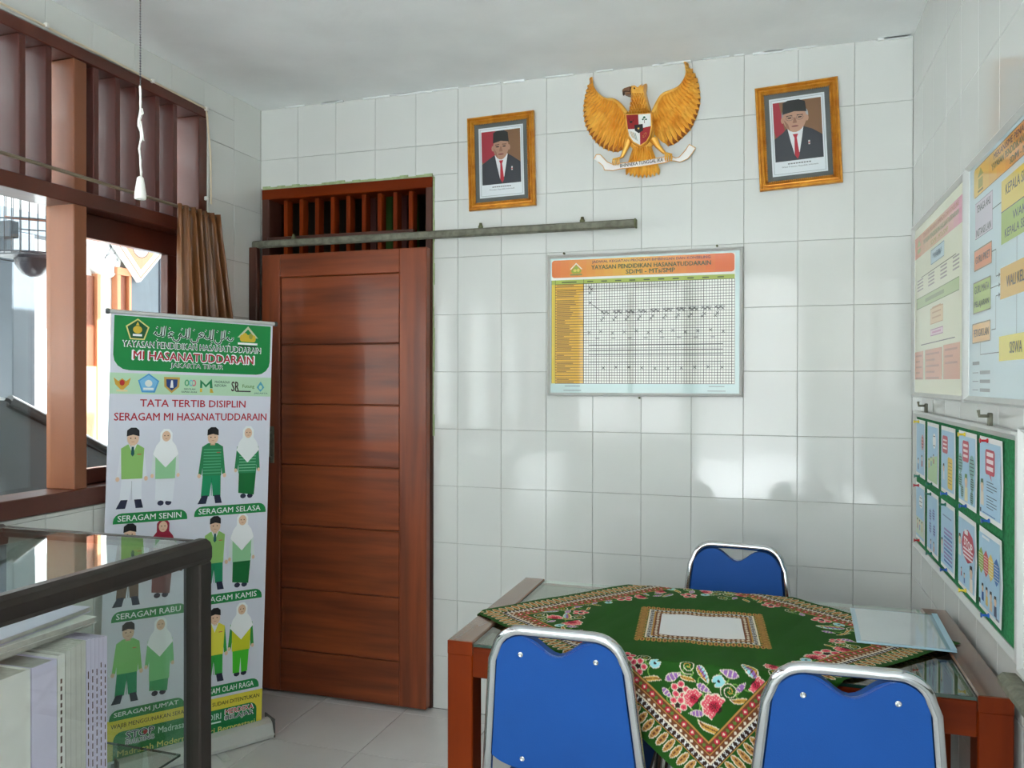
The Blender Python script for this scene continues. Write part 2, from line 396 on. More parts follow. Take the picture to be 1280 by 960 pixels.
fm = MB().bbox(XL-0.122, -0.0125, 2.108, XL-0.004, 0.0125, 2.562, 0.002).mesh('louvre_fin'); fix(fm); fm.materials.append(M['wood_fin'])
for i in range(46):
    y = -0.574-0.1015*i
    if y < WY0+0.1 or any(abs(y-q) < 0.05 for q in posts): continue
    o = link('louvre_fin', fm, None, win); o.location = (0, y+random.uniform(-.003, .003), 0)
bays = [(-1.025, -0.435)]+[(posts[i+1]+0.0285, posts[i]-0.0285) for i in range(4)]
for b, (y0, y1) in enumerate(bays):
    if b % 2 == 0:                                                   # casement sash
        sx0, sx1 = XL-0.122, XL-0.085
        for nm, a in (('sash_rail', (y0, 1.966, y1, 2.055)), ('sash_rail', (y0, 1.062, y1, 1.118)), ('sash_stile', (y0, 1.118, y0+0.075, 1.966)), ('sash_stile', (y1-0.09, 1.118, y1, 1.966))):
            wpart(nm, a[0], a[1], a[2], a[3], M['wood_win'], sx0, sx1)
        obj('pane', MB().box(XL-0.107, y0+0.075, 1.118, XL-0.102, y1-0.09, 1.966), M['glass'], win)
    else: obj('pane', MB().box(XL-0.107, y0, 1.062, XL-0.102, y1, 2.055), M['glass'], win)
portal('window_portal', (XL-0.17, (WY0+WY1)/2, 1.8), (0, -PI/2, 0), 1.6, WY1-WY0)
portal('rear_door_portal', (-0.725, YF-0.17, 1.25), (PI/2, 0, 0), 1.05, 2.5)
portal('rear_window_portal', (-1.975, YF-0.17, 1.65), (PI/2, 0, 0), 1.25, 1.7)
# glazing bars in the rear window
rw = tag(thing('window_2', None, None, kind='structure'), 'brown framed window in the wall behind')
for x in (-2.6, -2.0, -1.40): obj('window_post', MB().bbox(x, YF-0.1, 0.8, x+0.05, YF-0.03, 2.5), M['wood_win'], rw)
for z in (0.8, 2.45): obj('window_rail', MB().bbox(-2.55, YF-0.1, z, -1.40, YF-0.03, z+0.05), M['wood_win'], rw)

# ------------------------------------------------------------------ door with louvred transom
dr = tag(thing('door_1', None, None, kind='structure'), 'brown panelled timber sliding door below a louvred transom')
def dpart(name, x0, y0, z0, x1, y1, z1, m, par=None, c=0.003): return obj(name, MB().bbox(x0, y0, z0, x1, y1, z1, c), m, par or dr)
dpart('jamb', DX0, -0.012, 0, -2.747, 0.10, DZ-0.045, M['wood_dark'])
dpart('jamb', -1.948, -0.012, 0, DX1-0.002, 0.10, DZ-0.045, M['wood_dark'])
dpart('head', DX0, -0.014, DZ-0.05, DX1-0.002, 0.10, DZ-0.002, M['wood_tabx'])
for i in range(9):
    x = at(359.5+19.5*i, 270, 1, 0.03)[0]
    dpart('transom_slat', x-0.0105, 0.012, 1.98, x+0.0105, 0.06, DZ-0.052, M['wood_tab'])
dpart('transom_bar', -2.745, -0.03, 2.088, -2.0, -0.002, 2.112, M['wood_dark'])
lx0, lx1, lz0, lz1 = -2.752, -1.921, 0.012, 2.024
pz = [0.205] + [at(430, y, 1, -0.05)[2] for y in (741, 660, 583, 506, 430)][::1] + [1.918]
px0, px1 = -2.655, -2.050
leaf = dpart('door_leaf', lx0+0.01, -0.042, lz0+0.01, lx1-0.01, -0.018, lz1-0.01, M['wood_dark'])
dpart('stile', lx0, -0.062, lz0, px0, -0.020, lz1, M['wood_stile'], leaf); dpart('stile', px1, -0.062, lz0, lx1, -0.020, lz1, M['wood_stile'], leaf)
dpart('rail', px0, -0.0615, lz0, px1, -0.020, 0.205, M['wood_door'], leaf); dpart('rail', px0, -0.0615, 1.918, px1, -0.020, lz1, M['wood_door'], leaf)
for a, b in zip(pz[:-1], pz[1:]): dpart('panel_board', px0+0.002, -0.055, a+0.0015, px1-0.002, -0.030, b-0.0015, M['wood_door'], leaf, 0.004)
hq = at(339, 556, 1, -0.07)
hb = obj('handle_plate', MB().bbox(hq[0]-0.012, -0.066, hq[2]-0.085, hq[0]+0.012, -0.0615, hq[2]+0.085, 0.002), M['steel'], leaf)
obj('handle', MB().tube([(hq[0], -0.064, hq[2]-0.06), (hq[0], -0.088, hq[2]-0.05), (hq[0], -0.092, hq[2]), (hq[0], -0.088, hq[2]+0.05), (hq[0], -0.064, hq[2]+0.06)], 0.005, 8), M['steel'], leaf, 60)
dpart('door_post', XL+0.001, -0.095, 0, -2.757, -0.066, 2.058, M['wood_dark'])
# chipped plaster edge with old green paint round the frame
mb = MB()
for i in range(22):
    x = DX0+i*0.0394; mb.bbox(x, -0.006, DZ-0.002, x+0.04, 0.004, DZ+random.uniform(0.006, 0.016), 0.001)
for i in range(12):
    z = 1.2+i*0.095; mb.bbox(DX1-0.002, -0.004, z, DX1+random.uniform(0.002, 0.007), 0.004, z+0.096, 0.001)
tag(obj('trim_2', mb, M['green_paint']), kind='structure')
# room behind the transom
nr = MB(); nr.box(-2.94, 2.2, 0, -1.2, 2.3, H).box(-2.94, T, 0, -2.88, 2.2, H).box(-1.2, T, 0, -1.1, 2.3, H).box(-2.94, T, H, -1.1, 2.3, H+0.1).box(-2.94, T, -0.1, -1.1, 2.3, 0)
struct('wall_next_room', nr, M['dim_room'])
nw = tag(thing('window_3', None, None, kind='structure'), 'louvred opening of the dim room behind the transom')
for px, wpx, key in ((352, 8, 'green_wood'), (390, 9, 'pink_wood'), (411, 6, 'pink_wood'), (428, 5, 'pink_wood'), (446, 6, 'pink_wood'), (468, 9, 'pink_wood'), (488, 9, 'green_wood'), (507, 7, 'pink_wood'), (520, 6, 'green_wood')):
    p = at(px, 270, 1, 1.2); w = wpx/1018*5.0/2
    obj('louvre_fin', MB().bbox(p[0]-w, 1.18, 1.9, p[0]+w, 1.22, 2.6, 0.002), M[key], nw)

# door track
tr = thing('door_track', 'weathered steel sliding door track mounted across the tiled back wall', 'rail', (-1.9, -0.08, 2.07))
mb = MB(); mb.bbox(-0.885, -0.016, -0.016, 0.889, 0.016, 0.016, 0.006); obj('track', mb, M['steel'], tr)
obj('end_cap', MB().bbox(0.885, -0.0175, -0.0175, 0.893, 0.0175, 0.0175, 0.002), M['rust'], tr)
for px in (372, 604, 730):
    x = at(px, 283, 1, -0.05)[0]+1.9
    b = obj('bracket', MB().bbox(x-0.012, 0.0, 0.0, x+0.012, 0.079, 0.018, 0.002), M['rust'], tr)
    obj('bolt', MB().lathe([(0.011, 0.0), (0.011, 0.008), (0.007, 0.014), (0.006, 0.022)], (x, -0.002, 0.016), 8), M['rust'], b)

# ------------------------------------------------------------------ table
tx0, tx1, ty0, ty1, tz = -1.28, -0.012, -1.39, -0.70, 0.785
tb = thing('wooden_table', 'orange brown wooden table with inset glass top under the green cloth', 'table', ((tx0+tx1)/2, (ty0+ty1)/2, 0))
ox, oy = (tx0+tx1)/2, (ty0+ty1)/2
def tpart(name, x0, y0, z0, x1, y1, z1, m, par=None, c=0.003): return obj(name, MB().bbox(x0-ox, y0-oy, z0, x1-ox, y1-oy, z1, c), m, par or tb)
LW = 0.068
for x in (tx0, tx1-LW):
    for y in (ty0, ty1-LW): tpart('leg', x, y, 0, x+LW, y+LW, 0.752, M['wood_tab'])
for x in (tx0, tx1-LW): tpart('side_board', x, ty0, 0.752, x+LW, ty1, tz, M['wood_taby'])
for x in (tx0, tx1-LW): tpart('leg_cap', x+0.0005, ty0-0.0008, 0.7505, x+LW-0.0005, ty0+0.004, tz-0.0015, M['wood_tab'], c=0.0005)
for y in (ty0, ty1-0.03): tpart('apron', tx0+LW, y, 0.695, tx1-LW, y+0.03, 0.772, M['wood_tabx'])
for x in (tx0+0.01, tx1-0.04): tpart('apron', x, ty0+LW, 0.68, x+0.03, ty1-LW, 0.752, M['wood_in'])
tpart('top_board', tx0+LW, ty0+0.03, 0.757, tx1-LW, ty1-0.03, 0.772, M['wood_taby'])
g = tpart('glass_top', tx0+LW+0.002, ty0+0.002, 0.7725, tx1-LW-0.002, ty1-0.002, 0.7805, M['glass_tab'], c=0.0008)
tpart('glass_edge', tx0+LW+0.002, ty0+0.0005, 0.7725, tx1-LW-0.002, ty0+0.0025, 0.780, M['glass_edge'], g, 0.0003)
for x0, x1 in ((tx0+LW, -1.04), (-1.037, -0.88), (-0.337, -0.21), (-0.207, tx1-LW)): tpart('back_panel', x0, ty1-0.06, 0.12, x1, ty1-0.045, 0.757, M['wood_in'])
tpart('stretcher', tx0+LW, ty1-0.06, 0.09, tx1-LW, ty1-0.02, 0.12, M['wood_in'])

# ------------------------------------------------------------------ batik cloth
def build_cloth():
    N = 470; hs = 0.448; cx, cy, rot = -0.672, -1.088, math.radians(5)
    a = np.linspace(-hs, hs, N); S, Tt = np.meshgrid(a, a, indexing='ij'); S = S.ravel(); Tt = Tt.ravel()
    th = rot+PI/4
    bx = S*math.cos(th)-Tt*math.sin(th); by = S*math.sin(th)+Tt*math.cos(th)            # offsets in the table's axes
    ix = bx*math.cos(rot)+by*math.sin(rot); iy = -bx*math.sin(rot)+by*math.cos(rot)       # pattern axes, square to the medallion
    n = len(S); col = np.zeros((n, 3))
    green = np.array(lin((35, 82, 24))); col[:] = green
    G = {k: np.array(lin(v)) for k, v in dict(pink=(222, 92, 108), red=(196, 44, 70), blue=(150, 208, 214), purp=(150, 104, 172), gold=(206, 158, 70), brown=(112, 66, 40), dark=(52, 34, 30), cream=(226, 214, 190), white=(226, 226, 226), tan=(188, 138, 72), lg=(92, 128, 56)).items()}
    def paint(mask, c): col[mask] = c
    rad = np.hypot(ix/0.31, iy/0.29)
    # motifs
    def motif(x, y, sz, kind, ang):
        m = np.where((np.abs(ix-x) < sz*2.2) & (np.abs(iy-y) < sz*2.2))[0]
        if not len(m): return
        u = (ix[m]-x)/sz; v = (iy[m]-y)/sz; ca, sa = math.cos(ang), math.sin(ang); u, v = u*ca+v*sa, -u*sa+v*ca
        r = np.hypot(u, v); t = np.arctan2(v, u)
        def p(mask, c): col[m[mask]] = c
        if kind == 0:       # scalloped pink bloom
            e = 0.86+0.14*np.abs(np.sin(4*t)); h = (v > -0.35)
            p((r < e) & h, G['cream']); p((r < e-0.1) & h, G['pink'])
            p((r < e-0.1) & h & (((u*5) % 1 < 0.35) & ((v*5) % 1 < 0.35)), G['cream']); p((r < 0.42) & h, G['red']); p((r < 0.3) & h & (np.sin(t*9) > 0.2), G['dark'])
            p((r < 0.55) & (v < -0.35) & (np.abs(u) < 0.25), G['dark'])
        elif kind == 1:     # curled leaf, half gold half blue
            e = np.abs(v) < 0.42*np.sqrt(np.clip(1-u*u, 0, 1))*(1+0.25*u)
            p(e, G['cream']); e2 = np.abs(v) < 0.42*np.sqrt(np.clip(1-u*u, 0, 1))*(1+0.25*u)-0.08
            p(e2, G['blue']); p(e2 & (v > 0.02), G['gold']); p(e2 & (np.abs(v) < 0.12) & (u > -0.4), G['purp']); p(e2 & (np.sin(u*18+v*8) > 0.75), G['brown'])
        elif kind == 2:     # blue tulip
            e = (np.abs(u) < 0.75*np.cos(np.clip(v, -1, 1)*1.3)) & (v > -0.75) & (v < 0.35+0.45*np.abs(np.sin(u*5)))
            p(e, G['cream']); e = (np.abs(u)+0.1 < 0.75*np.cos(np.clip(v, -1, 1)*1.3)) & (v > -0.66) & (v < 0.26+0.45*np.abs(np.sin(u*5))); p(e, G['blue']); p((r < 0.2), G['dark'])
        elif kind == 3:     # purple bud
            e = np.abs(v) < 0.36*(1-u*u)*(1.2-0.5*u); p(e & (np.abs(u) < 1), G['cream']); e = np.abs(v) < 0.36*(1-u*u)*(1.2-0.5*u)-0.07; p(e & (np.abs(u) < .95), G['purp']); p(e & (np.sin(u*14) > 0.8) & (np.abs(u) < .95), G['cream'])
        elif kind == 4:     # gold pod
            e = np.abs(v-0.25*np.sin(u*2)) < 0.30*(1-u*u); p(e & (np.abs(u) < 1), G['cream']); e = np.abs(v-0.25*np.sin(u*2)) < 0.30*(1-u*u)-0.07; p(e & (np.abs(u) < 1), G['gold']); p(e & (np.abs(v-0.25*np.sin(u*2)) < 0.05) & (np.abs(u) < .8), G['brown'])
        elif kind == 5:     # cluster of small pink petals
            for k in range(5):
                a2 = 2*PI*k/5; q = np.hypot(u-0.6*math.cos(a2), v-0.6*math.sin(a2)); p(q < 0.36, G['cream']); p(q < 0.28, G['pink']); p(q < 0.12, G['red'])
            p(r < 0.25, G['dark'])
        elif kind == 6:     # spiral tendril
            rr = 0.12*(t+PI)/1.6; w = 0.055
            for k in range(3): p((np.abs(r-(rr+k*0.47)) < w) & (r < 1.1), G['cream'] if k else G['gold'])
    # the pieces sit in the four corners and along the sides, away from the plain ring
    rnd = random.Random(11)
    spots = []; tries = 0
    lim = hs-0.112
    while len(spots) < 170 and tries < 9000:
        tries += 1; s_, t_ = rnd.uniform(-lim, lim), rnd.uniform(-lim, lim)
        x = (s_-t_)/math.sqrt(2); y = (s_+t_)/math.sqrt(2); sz = rnd.uniform(0.016, 0.036)
        if math.hypot(x/0.31, y/0.29) < 1.0+sz/0.31*0.8 or max(abs(s_), abs(t_))+sz*0.7 > lim+0.012: continue
        if any(math.hypot(x-q[0], y-q[1]) < (sz+q[2])*0.72 for q in spots): continue
        spots.append((x, y, sz))
    for (x, y, sz) in spots:
        k = rnd.choice([0, 0, 1, 2, 3, 4, 5, 5]) if sz > 0.021 else rnd.choice([6, 3, 4, 2, 6])
        motif(x, y, sz, k, rnd.uniform(0, 6.28))
    # stems linking them
    for i, (x, y, sz) in enumerate(spots):
        j = min((q for q in range(len(spots)) if q != i), key=lambda q: math.hypot(spots[q][0]-x, spots[q][1]-y))
        x2, y2, _ = spots[j]; m = np.where((np.abs(ix-(x+x2)/2) < 0.07) & (np.abs(iy-(y+y2)/2) < 0.07))[0]
        d = np.array([x2-x, y2-y]); L_ = np.hypot(*d)+1e-9; d /= L_
        u = (ix[m]-x)*d[0]+(iy[m]-y)*d[1]; v = -(ix[m]-x)*d[1]+(iy[m]-y)*d[0]-0.012*np.sin(PI*np.clip((ix[m]-x)*d[0]+(iy[m]-y)*d[1], 0, L_)/L_)
        k = (u > 0) & (u < L_) & (np.abs(v) < 0.0016); k &= np.all(np.abs(col[m]-green) < 1e-6, axis=1); col[m[k]] = G['lg']*1.6
    # border bands running with the edges
    def band(e, u, tongue=True):
        z = lambda lo, hi: (e >= lo) & (e < hi)
        paint(z(0.0, 0.112), green)
        if tongue:
            ph = (u/0.021) % 1-0.5; q = (e-0.034)/0.021; inside = (np.abs(ph) < 0.40*np.sqrt(np.clip(1-q*q, 0, 1)))
            paint(z(0.012, 0.056) & inside, G['cream']); inside2 = np.abs(ph) < 0.40*np.sqrt(np.clip(1-q*q, 0, 1))-0.10
            paint(z(0.012, 0.056) & inside2, G['tan']); paint(z(0.02, 0.048) & (np.abs(ph) < 0.10) & ((e*90) % 1 > .4), G['brown'])
        paint(z(0.056, 0.059), G['tan']); paint(z(0.059, 0.072), G['dark'])
        ph = (u/0.013) % 1-0.5; paint(z(0.060, 0.071) & (np.abs(np.abs(ph)*0.026-np.abs(e-0.0655)) < 0.0022), G['white'])
        paint(z(0.072, 0.075), G['cream']); paint(z(0.075, 0.086), G['brown']); ph = (u/0.016) % 1-0.5
        paint(z(0.075, 0.086) & (np.abs(ph)*0.016+np.abs(e-0.0805) < 0.0042), G['cream']); paint(z(0.086, 0.0885), G['tan'])
        paint(z(0.0885, 0.106), G['brown']); ph = (u/0.024) % 1-0.5
        paint(z(0.089, 0.1055) & (np.abs(ph)*0.026+np.abs(e-0.097) < 0.0085), G['red']); paint(z(0.089, 0.1055) & (np.abs(ph)*0.026+np.abs(e-0.097) < 0.0035), G['cream'])
        paint(z(0.089, 0.1055) & (np.abs(np.abs(ph)-0.5)*0.026+np.abs(e-0.097) < 0.005), G['lg']); paint(z(0.106, 0.109), G['tan'])
    e = hs-np.maximum(np.abs(S), np.abs(Tt)); u = np.where(np.abs(S) > np.abs(Tt), Tt, S); band(e, u)
    # medallion in the middle
    ax_, ay_ = np.abs(ix), np.abs(iy); hx, hy = 0.168, 0.156
    inm = (ax_ < hx) & (ay_ < hy); em = np.minimum(hx-ax_, hy-ay_); um = np.where((hx-ax_) < (hy-ay_), iy, ix)
    tmp = col.copy(); e2 = np.where(inm, em, 9.0)
    zz = lambda lo, hi: (e2 >= lo) & (e2 < hi)
    ph = (um/0.014) % 1-0.5; q = (e2-0.012)/0.013
    paint(zz(0.0, 0.026) & (np.abs(ph) < 0.44*np.sqrt(np.clip(1-q*q, 0, 1))), G['tan']); paint(zz(0.004, 0.02) & (np.abs(ph) < 0.14), G['brown'])
    paint(zz(0.026, 0.029), G['cream']); paint(zz(0.029, 0.041), G['dark']); ph = (um/0.012) % 1-0.5
    paint(zz(0.030, 0.040) & (np.abs(np.abs(ph)*0.022-np.abs(e2-0.035)) < 0.0022), G['white']); paint(zz(0.041, 0.044), G['tan']); paint(zz(0.044, 0.060), G['brown'])
    ph = (um/0.012) % 1-0.5; paint(zz(0.046, 0.058) & (np.abs(ph)*0.012+np.abs(e2-0.052) < 0.0048), G['cream']); paint(zz(0.0600, 0.9), G['white'])
    # drape: flat on the table, folded over the front, back and left edges
    x = cx+bx; y = cy+by; z0 = 0.7885
    wr_ = 0.0016*np.sin(ix*31+iy*17)*np.exp(-((iy+0.17)/0.09)**2)+0.0012*np.sin(ix*55-iy*23)
    wr_ = np.maximum(wr_, -0.0005)
    Z = np.full(n, z0)+wr_; R = 0.008
    def fold(pos, lim, sgn, amp):
        d = (pos-lim)*sgn+R                      # distance past the start of the bend
        ang = np.clip(d/R, 0, PI/2); over = np.maximum(d-R*PI/2, 0)
        newp = np.where(d > 0, lim-sgn*R+sgn*R*np.sin(ang), pos); drop = np.where(d > 0, R*(1-np.cos(ang))+over, 0)
        return newp+sgn*over*amp, drop
    y1, d1 = fold(y, ty0-0.006, -1, 0.008); y2, d2 = fold(y1, ty1+0.006, 1, 0.03); x1, d3 = fold(x, tx0-0.006, -1, 0.05)
    Z = Z-d1-d2-d3
    y2 = y2-np.where(d1 > 0.02, (0.0035*np.sin((x-cx)*16))*np.clip((d1-0.02)/0.2, 0, 1), 0)
    V = np.stack([x1, y2, Z], 1)
    idx = np.arange(N*N).reshape(N, N); F = np.stack([idx[:-1, :-1], idx[1:, :-1], idx[1:, 1:], idx[:-1, 1:]], -1).reshape(-1, 4)
    me = bpy.data.meshes.new('tablecloth'); me.vertices.add(n); me.vertices.foreach_set('co', V.astype(np.float32).ravel())
    me.loops.add(F.size); me.loops.foreach_set('vertex_index', F.ravel().astype(np.int32)); me.polygons.add(len(F))
    me.polygons.foreach_set('loop_start', np.arange(0, F.size, 4, dtype=np.int32)); me.polygons.foreach_set('loop_total', np.full(len(F), 4, np.int32))
    me.update(calc_edges=True); me.validate()
    at_ = me.color_attributes.new('Col', 'FLOAT_COLOR', 'POINT'); at_.data.foreach_set('color', np.concatenate([col, np.ones((n, 1))], 1).astype(np.float32).ravel())
    o = link('tablecloth', me, M['print_matte'], None, 180)
    tag(o, 'green floral batik cloth with white centre spread cornerwise over the table', 'tablecloth')
build_cloth()

# document folder on the table
P4 = [at(*q, 2, 0.792) for q in ((1072, 761), (1178, 769), (1187, 816), (1062, 800))]
fc = sum(P4)/4; fa = math.atan2((P4[1]-P4[0])[1]+(P4[2]-P4[3])[1], (P4[1]-P4[0])[0]+(P4[2]-P4[3])[0])
fd = thing('document_folder', 'pale blue clear plastic folder holding white papers on the table', 'folder', (fc[0], fc[1], 0.7905), fa+0.02)
obj('back_cover', MB().bbox(-0.112, -0.165, 0, 0.112, 0.165, 0.0015, 0.0004), M['folder_edge'], fd)
for k in range(3): obj('paper_sheet', MB().box(-0.100+0.002*k, -0.150, 0.0018+0.0007*k, 0.086+0.002*k, 0.152, 0.0023+0.0007*k), M['paper'], fd)
pr = Pr(); 
obj('front_cover', MB().bbox(-0.112, -0.165, 0.0045, 0.112, 0.165, 0.0055, 0.0004), M['folder'], fd)
obj('spine_strip', MB().bbox(0.098, -0.165, 0.0056, 0.112, 0.165, 0.0064, 0.0003), M['folder_edge'], fd)

# ------------------------------------------------------------------ chairs
def arc(c, r, a0, a1, n): return [(c[0]+r*math.cos(a0+(a1-a0)*i/n), c[1]+r*math.sin(a0+(a1-a0)*i/n)) for i in range(n+1)]
def make_chair(label, loc, rz):
    """folding steel chair, back towards local -Y"""
    t = thing('folding_chair', label, 'chair', loc, rz, 'blue chrome folding chairs at the table')
    tube = 0.0125
    back = lambda z: -0.205+0.065*(0.87-z)/0.42 if z > 0.45 else -0.14+0.26*(0.45-z)/0.45     # depth of the main loop at height z
    def wid(z): return 0.196-0.043*max(0, min(1, (z-0.45)/0.42))                              # half width
    # outline of the back loop in (x, z)
    pts = [(-wid(z), z) for z in (0.0, 0.15, 0.30, 0.45, 0.55, 0.65, 0.74, 0.78)]
    r = 0.066; xt = 0.153
    pts += [(-xt+r+r*math.cos(PI-i*PI/14), 0.87-tube-r+r*math.sin(PI-i*PI/14)) for i in range(1, 8)]
    pts += [(-x, z) for x, z in pts[::-1]]
    P = [(x, back(z), z) for x, z in pts]
    obj('back_frame', MB().tube(P, tube, 12), M['chrome'], t, 60)
    # backrest panel with the dip below the top rail
    def panel(off0, off1, grow=0.0):
        mb = MB(); xsn = 25; zs = np.linspace(0, 1, 14); v = []; f = []
        for side, off in ((0, off0), (1, off1)):
            for j, s_ in enumerate(zs):
                for i in range(xsn):
                    u = -1+2*i/(xsn-1)
                    ztop = 0.848-0.044*math.exp(-(u/0.40)**2*1.6)-0.050*abs(u)**7
                    zbot = 0.506+0.028*abs(u)**5
                    z = zbot+(ztop-zbot)*s_; hw = wid(min(z, 0.79))-0.012
                    if z > 0.79: hw -= 0.012*((z-0.79)/0.065)**2
                    dome = 0.006*(1-u**4)*(1-(2*s_-1)**6) if side else 0
                    v.append((u*hw, back(z)+off+dome*(1 if off1 > off0 else -1)-0.012*(1-u*u)*0.0, z))
        n1 = xsn*len(zs)
        for side in (0, 1):
            for j in range(len(zs)-1):
                for i in range(xsn-1):
                    a = side*n1+j*xsn+i; f.append((a, a+1, a+xsn+1, a+xsn))
        rim = [i for i in range(xsn)]+[j*xsn+xsn-1 for j in range(1, len(zs))]+[(len(zs)-1)*xsn+i for i in range(xsn-2, -1, -1)]+[j*xsn for j in range(len(zs)-2, 0, -1)]
        for k in range(len(rim)): a, b = rim[k], rim[(k+1) % len(rim)]; f.append((a, b, b+n1, a+n1))
        return mb.add(v, f)
    bk = obj('backrest', panel(-0.008, 0.016), M['blue'], t, 40)
    for (x, z) in ((-0.090, 0.80), (0.090, 0.80), (-0.098, 0.535), (0.098, 0.535)):
        obj('screw', MB().lathe([(0.0062, 0.0), (0.0062, -0.002), (0.0035, -0.0035), (0.002, -0.003)], (x, back(z)-0.008, z), 12, 'y'), M['chrome'], bk)
    mbp = MB(); pl = [(x_, back(0.845)-0.0085, 0.851-0.046*math.exp(-(x_/0.058)**2)) for x_ in np.linspace(-0.085, 0.085, 15)]
    obj('clear_film', MB().tube(pl, 0.0028, 6), M['plastic_clear'], bk, 60)
    # seat, cushion and rear leg loop
    st = MB().bbox(-0.175, -0.11, 0.425, 0.175, 0.25, 0.44, 0.004); so = obj('seat', st, M['alu_dark'], t)
    cu = MB(); nn = 12; v = []; f = []
    for j in range(nn+1):
        for i in range(nn+1):
            u, w_ = -1+2*i/nn, -1+2*j/nn; d = 0.030*(1-abs(u)**6)*(1-abs(w_)**6); v.append((u*0.172, 0.07+w_*0.19, 0.441+d))
    for j in range(nn):
        for i in range(nn): a = j*(nn+1)+i; f.append((a, a+1, a+nn+2, a+nn+1))
    v2 = [(x, y, 0.436) for x, y, z in v]; o2 = len(v); cu.add(v, f); cu.add(v2, [q[::-1] for q in f])
    obj('cushion', cu, M['blue'], so, 60)
    rl = [(-0.180, 0.22, 0.42), (-0.180, 0.0, 0.23), (-0.180, -0.22, 0.02), (-0.172, -0.235, 0.012), (0.172, -0.235, 0.012), (0.180, -0.22, 0.02), (0.180, 0.0, 0.23), (0.180, 0.22, 0.42)]
    obj('rear_leg_frame', MB().tube(rl, 0.011, 10), M['chrome'], t, 60)
    obj('stretcher', MB().tube([(-0.196, back(0.1), 0.1), (0.196, back(0.1), 0.1)], 0.008, 8), M['chrome'], t, 60)
    obj('stretcher', MB().tube([(-0.196, back(0.46), 0.47), (0.196, back(0.46), 0.47)], 0.009, 8), M['chrome'], t, 60)
    for s_ in (-1, 1): obj('rubber_foot', MB().lathe([(0.015, 0.0), (0.016, 0.012), (0.0135, 0.03)], (s_*0.196, back(0.0), 0), 12), M['tyre'], t)
    return t
make_chair('blue chrome chair seen from behind, nearer the door, at the front of the table', (-0.966, -1.282, 0), 0.0)
make_chair('blue chrome chair seen from behind, below the green notice board, at the table', (-0.352, -1.335, 0), math.radians(3))
make_chair('blue chrome chair facing us on the far side of the table by the wall', (-0.630, -0.515, 0), PI+math.radians(-6))

# ------------------------------------------------------------------ framed boards
def frame(parent, w, h, t, d, m, name='frame', ins=None):
    """four mitred-looking rails, front towards -Y, lower left corner at the origin"""
    mb = MB(); v = []; ins = ins or ((0, 0), (0, -d), (t*0.35, -d-0.004), (t, -d*0.75), (t, 0))
    for (a, y) in ins: v += [(a, y, a), (w-a, y, a), (w-a, y, h-a), (a, y, h-a)]
    f = []
    for k in range(len(ins)-1):
        for i in range(4): j = (i+1) % 4; f.append((k*4+i, k*4+j, k*4+4+j, k*4+4+i))
    return obj(name, mb.add(v, f), m, parent)

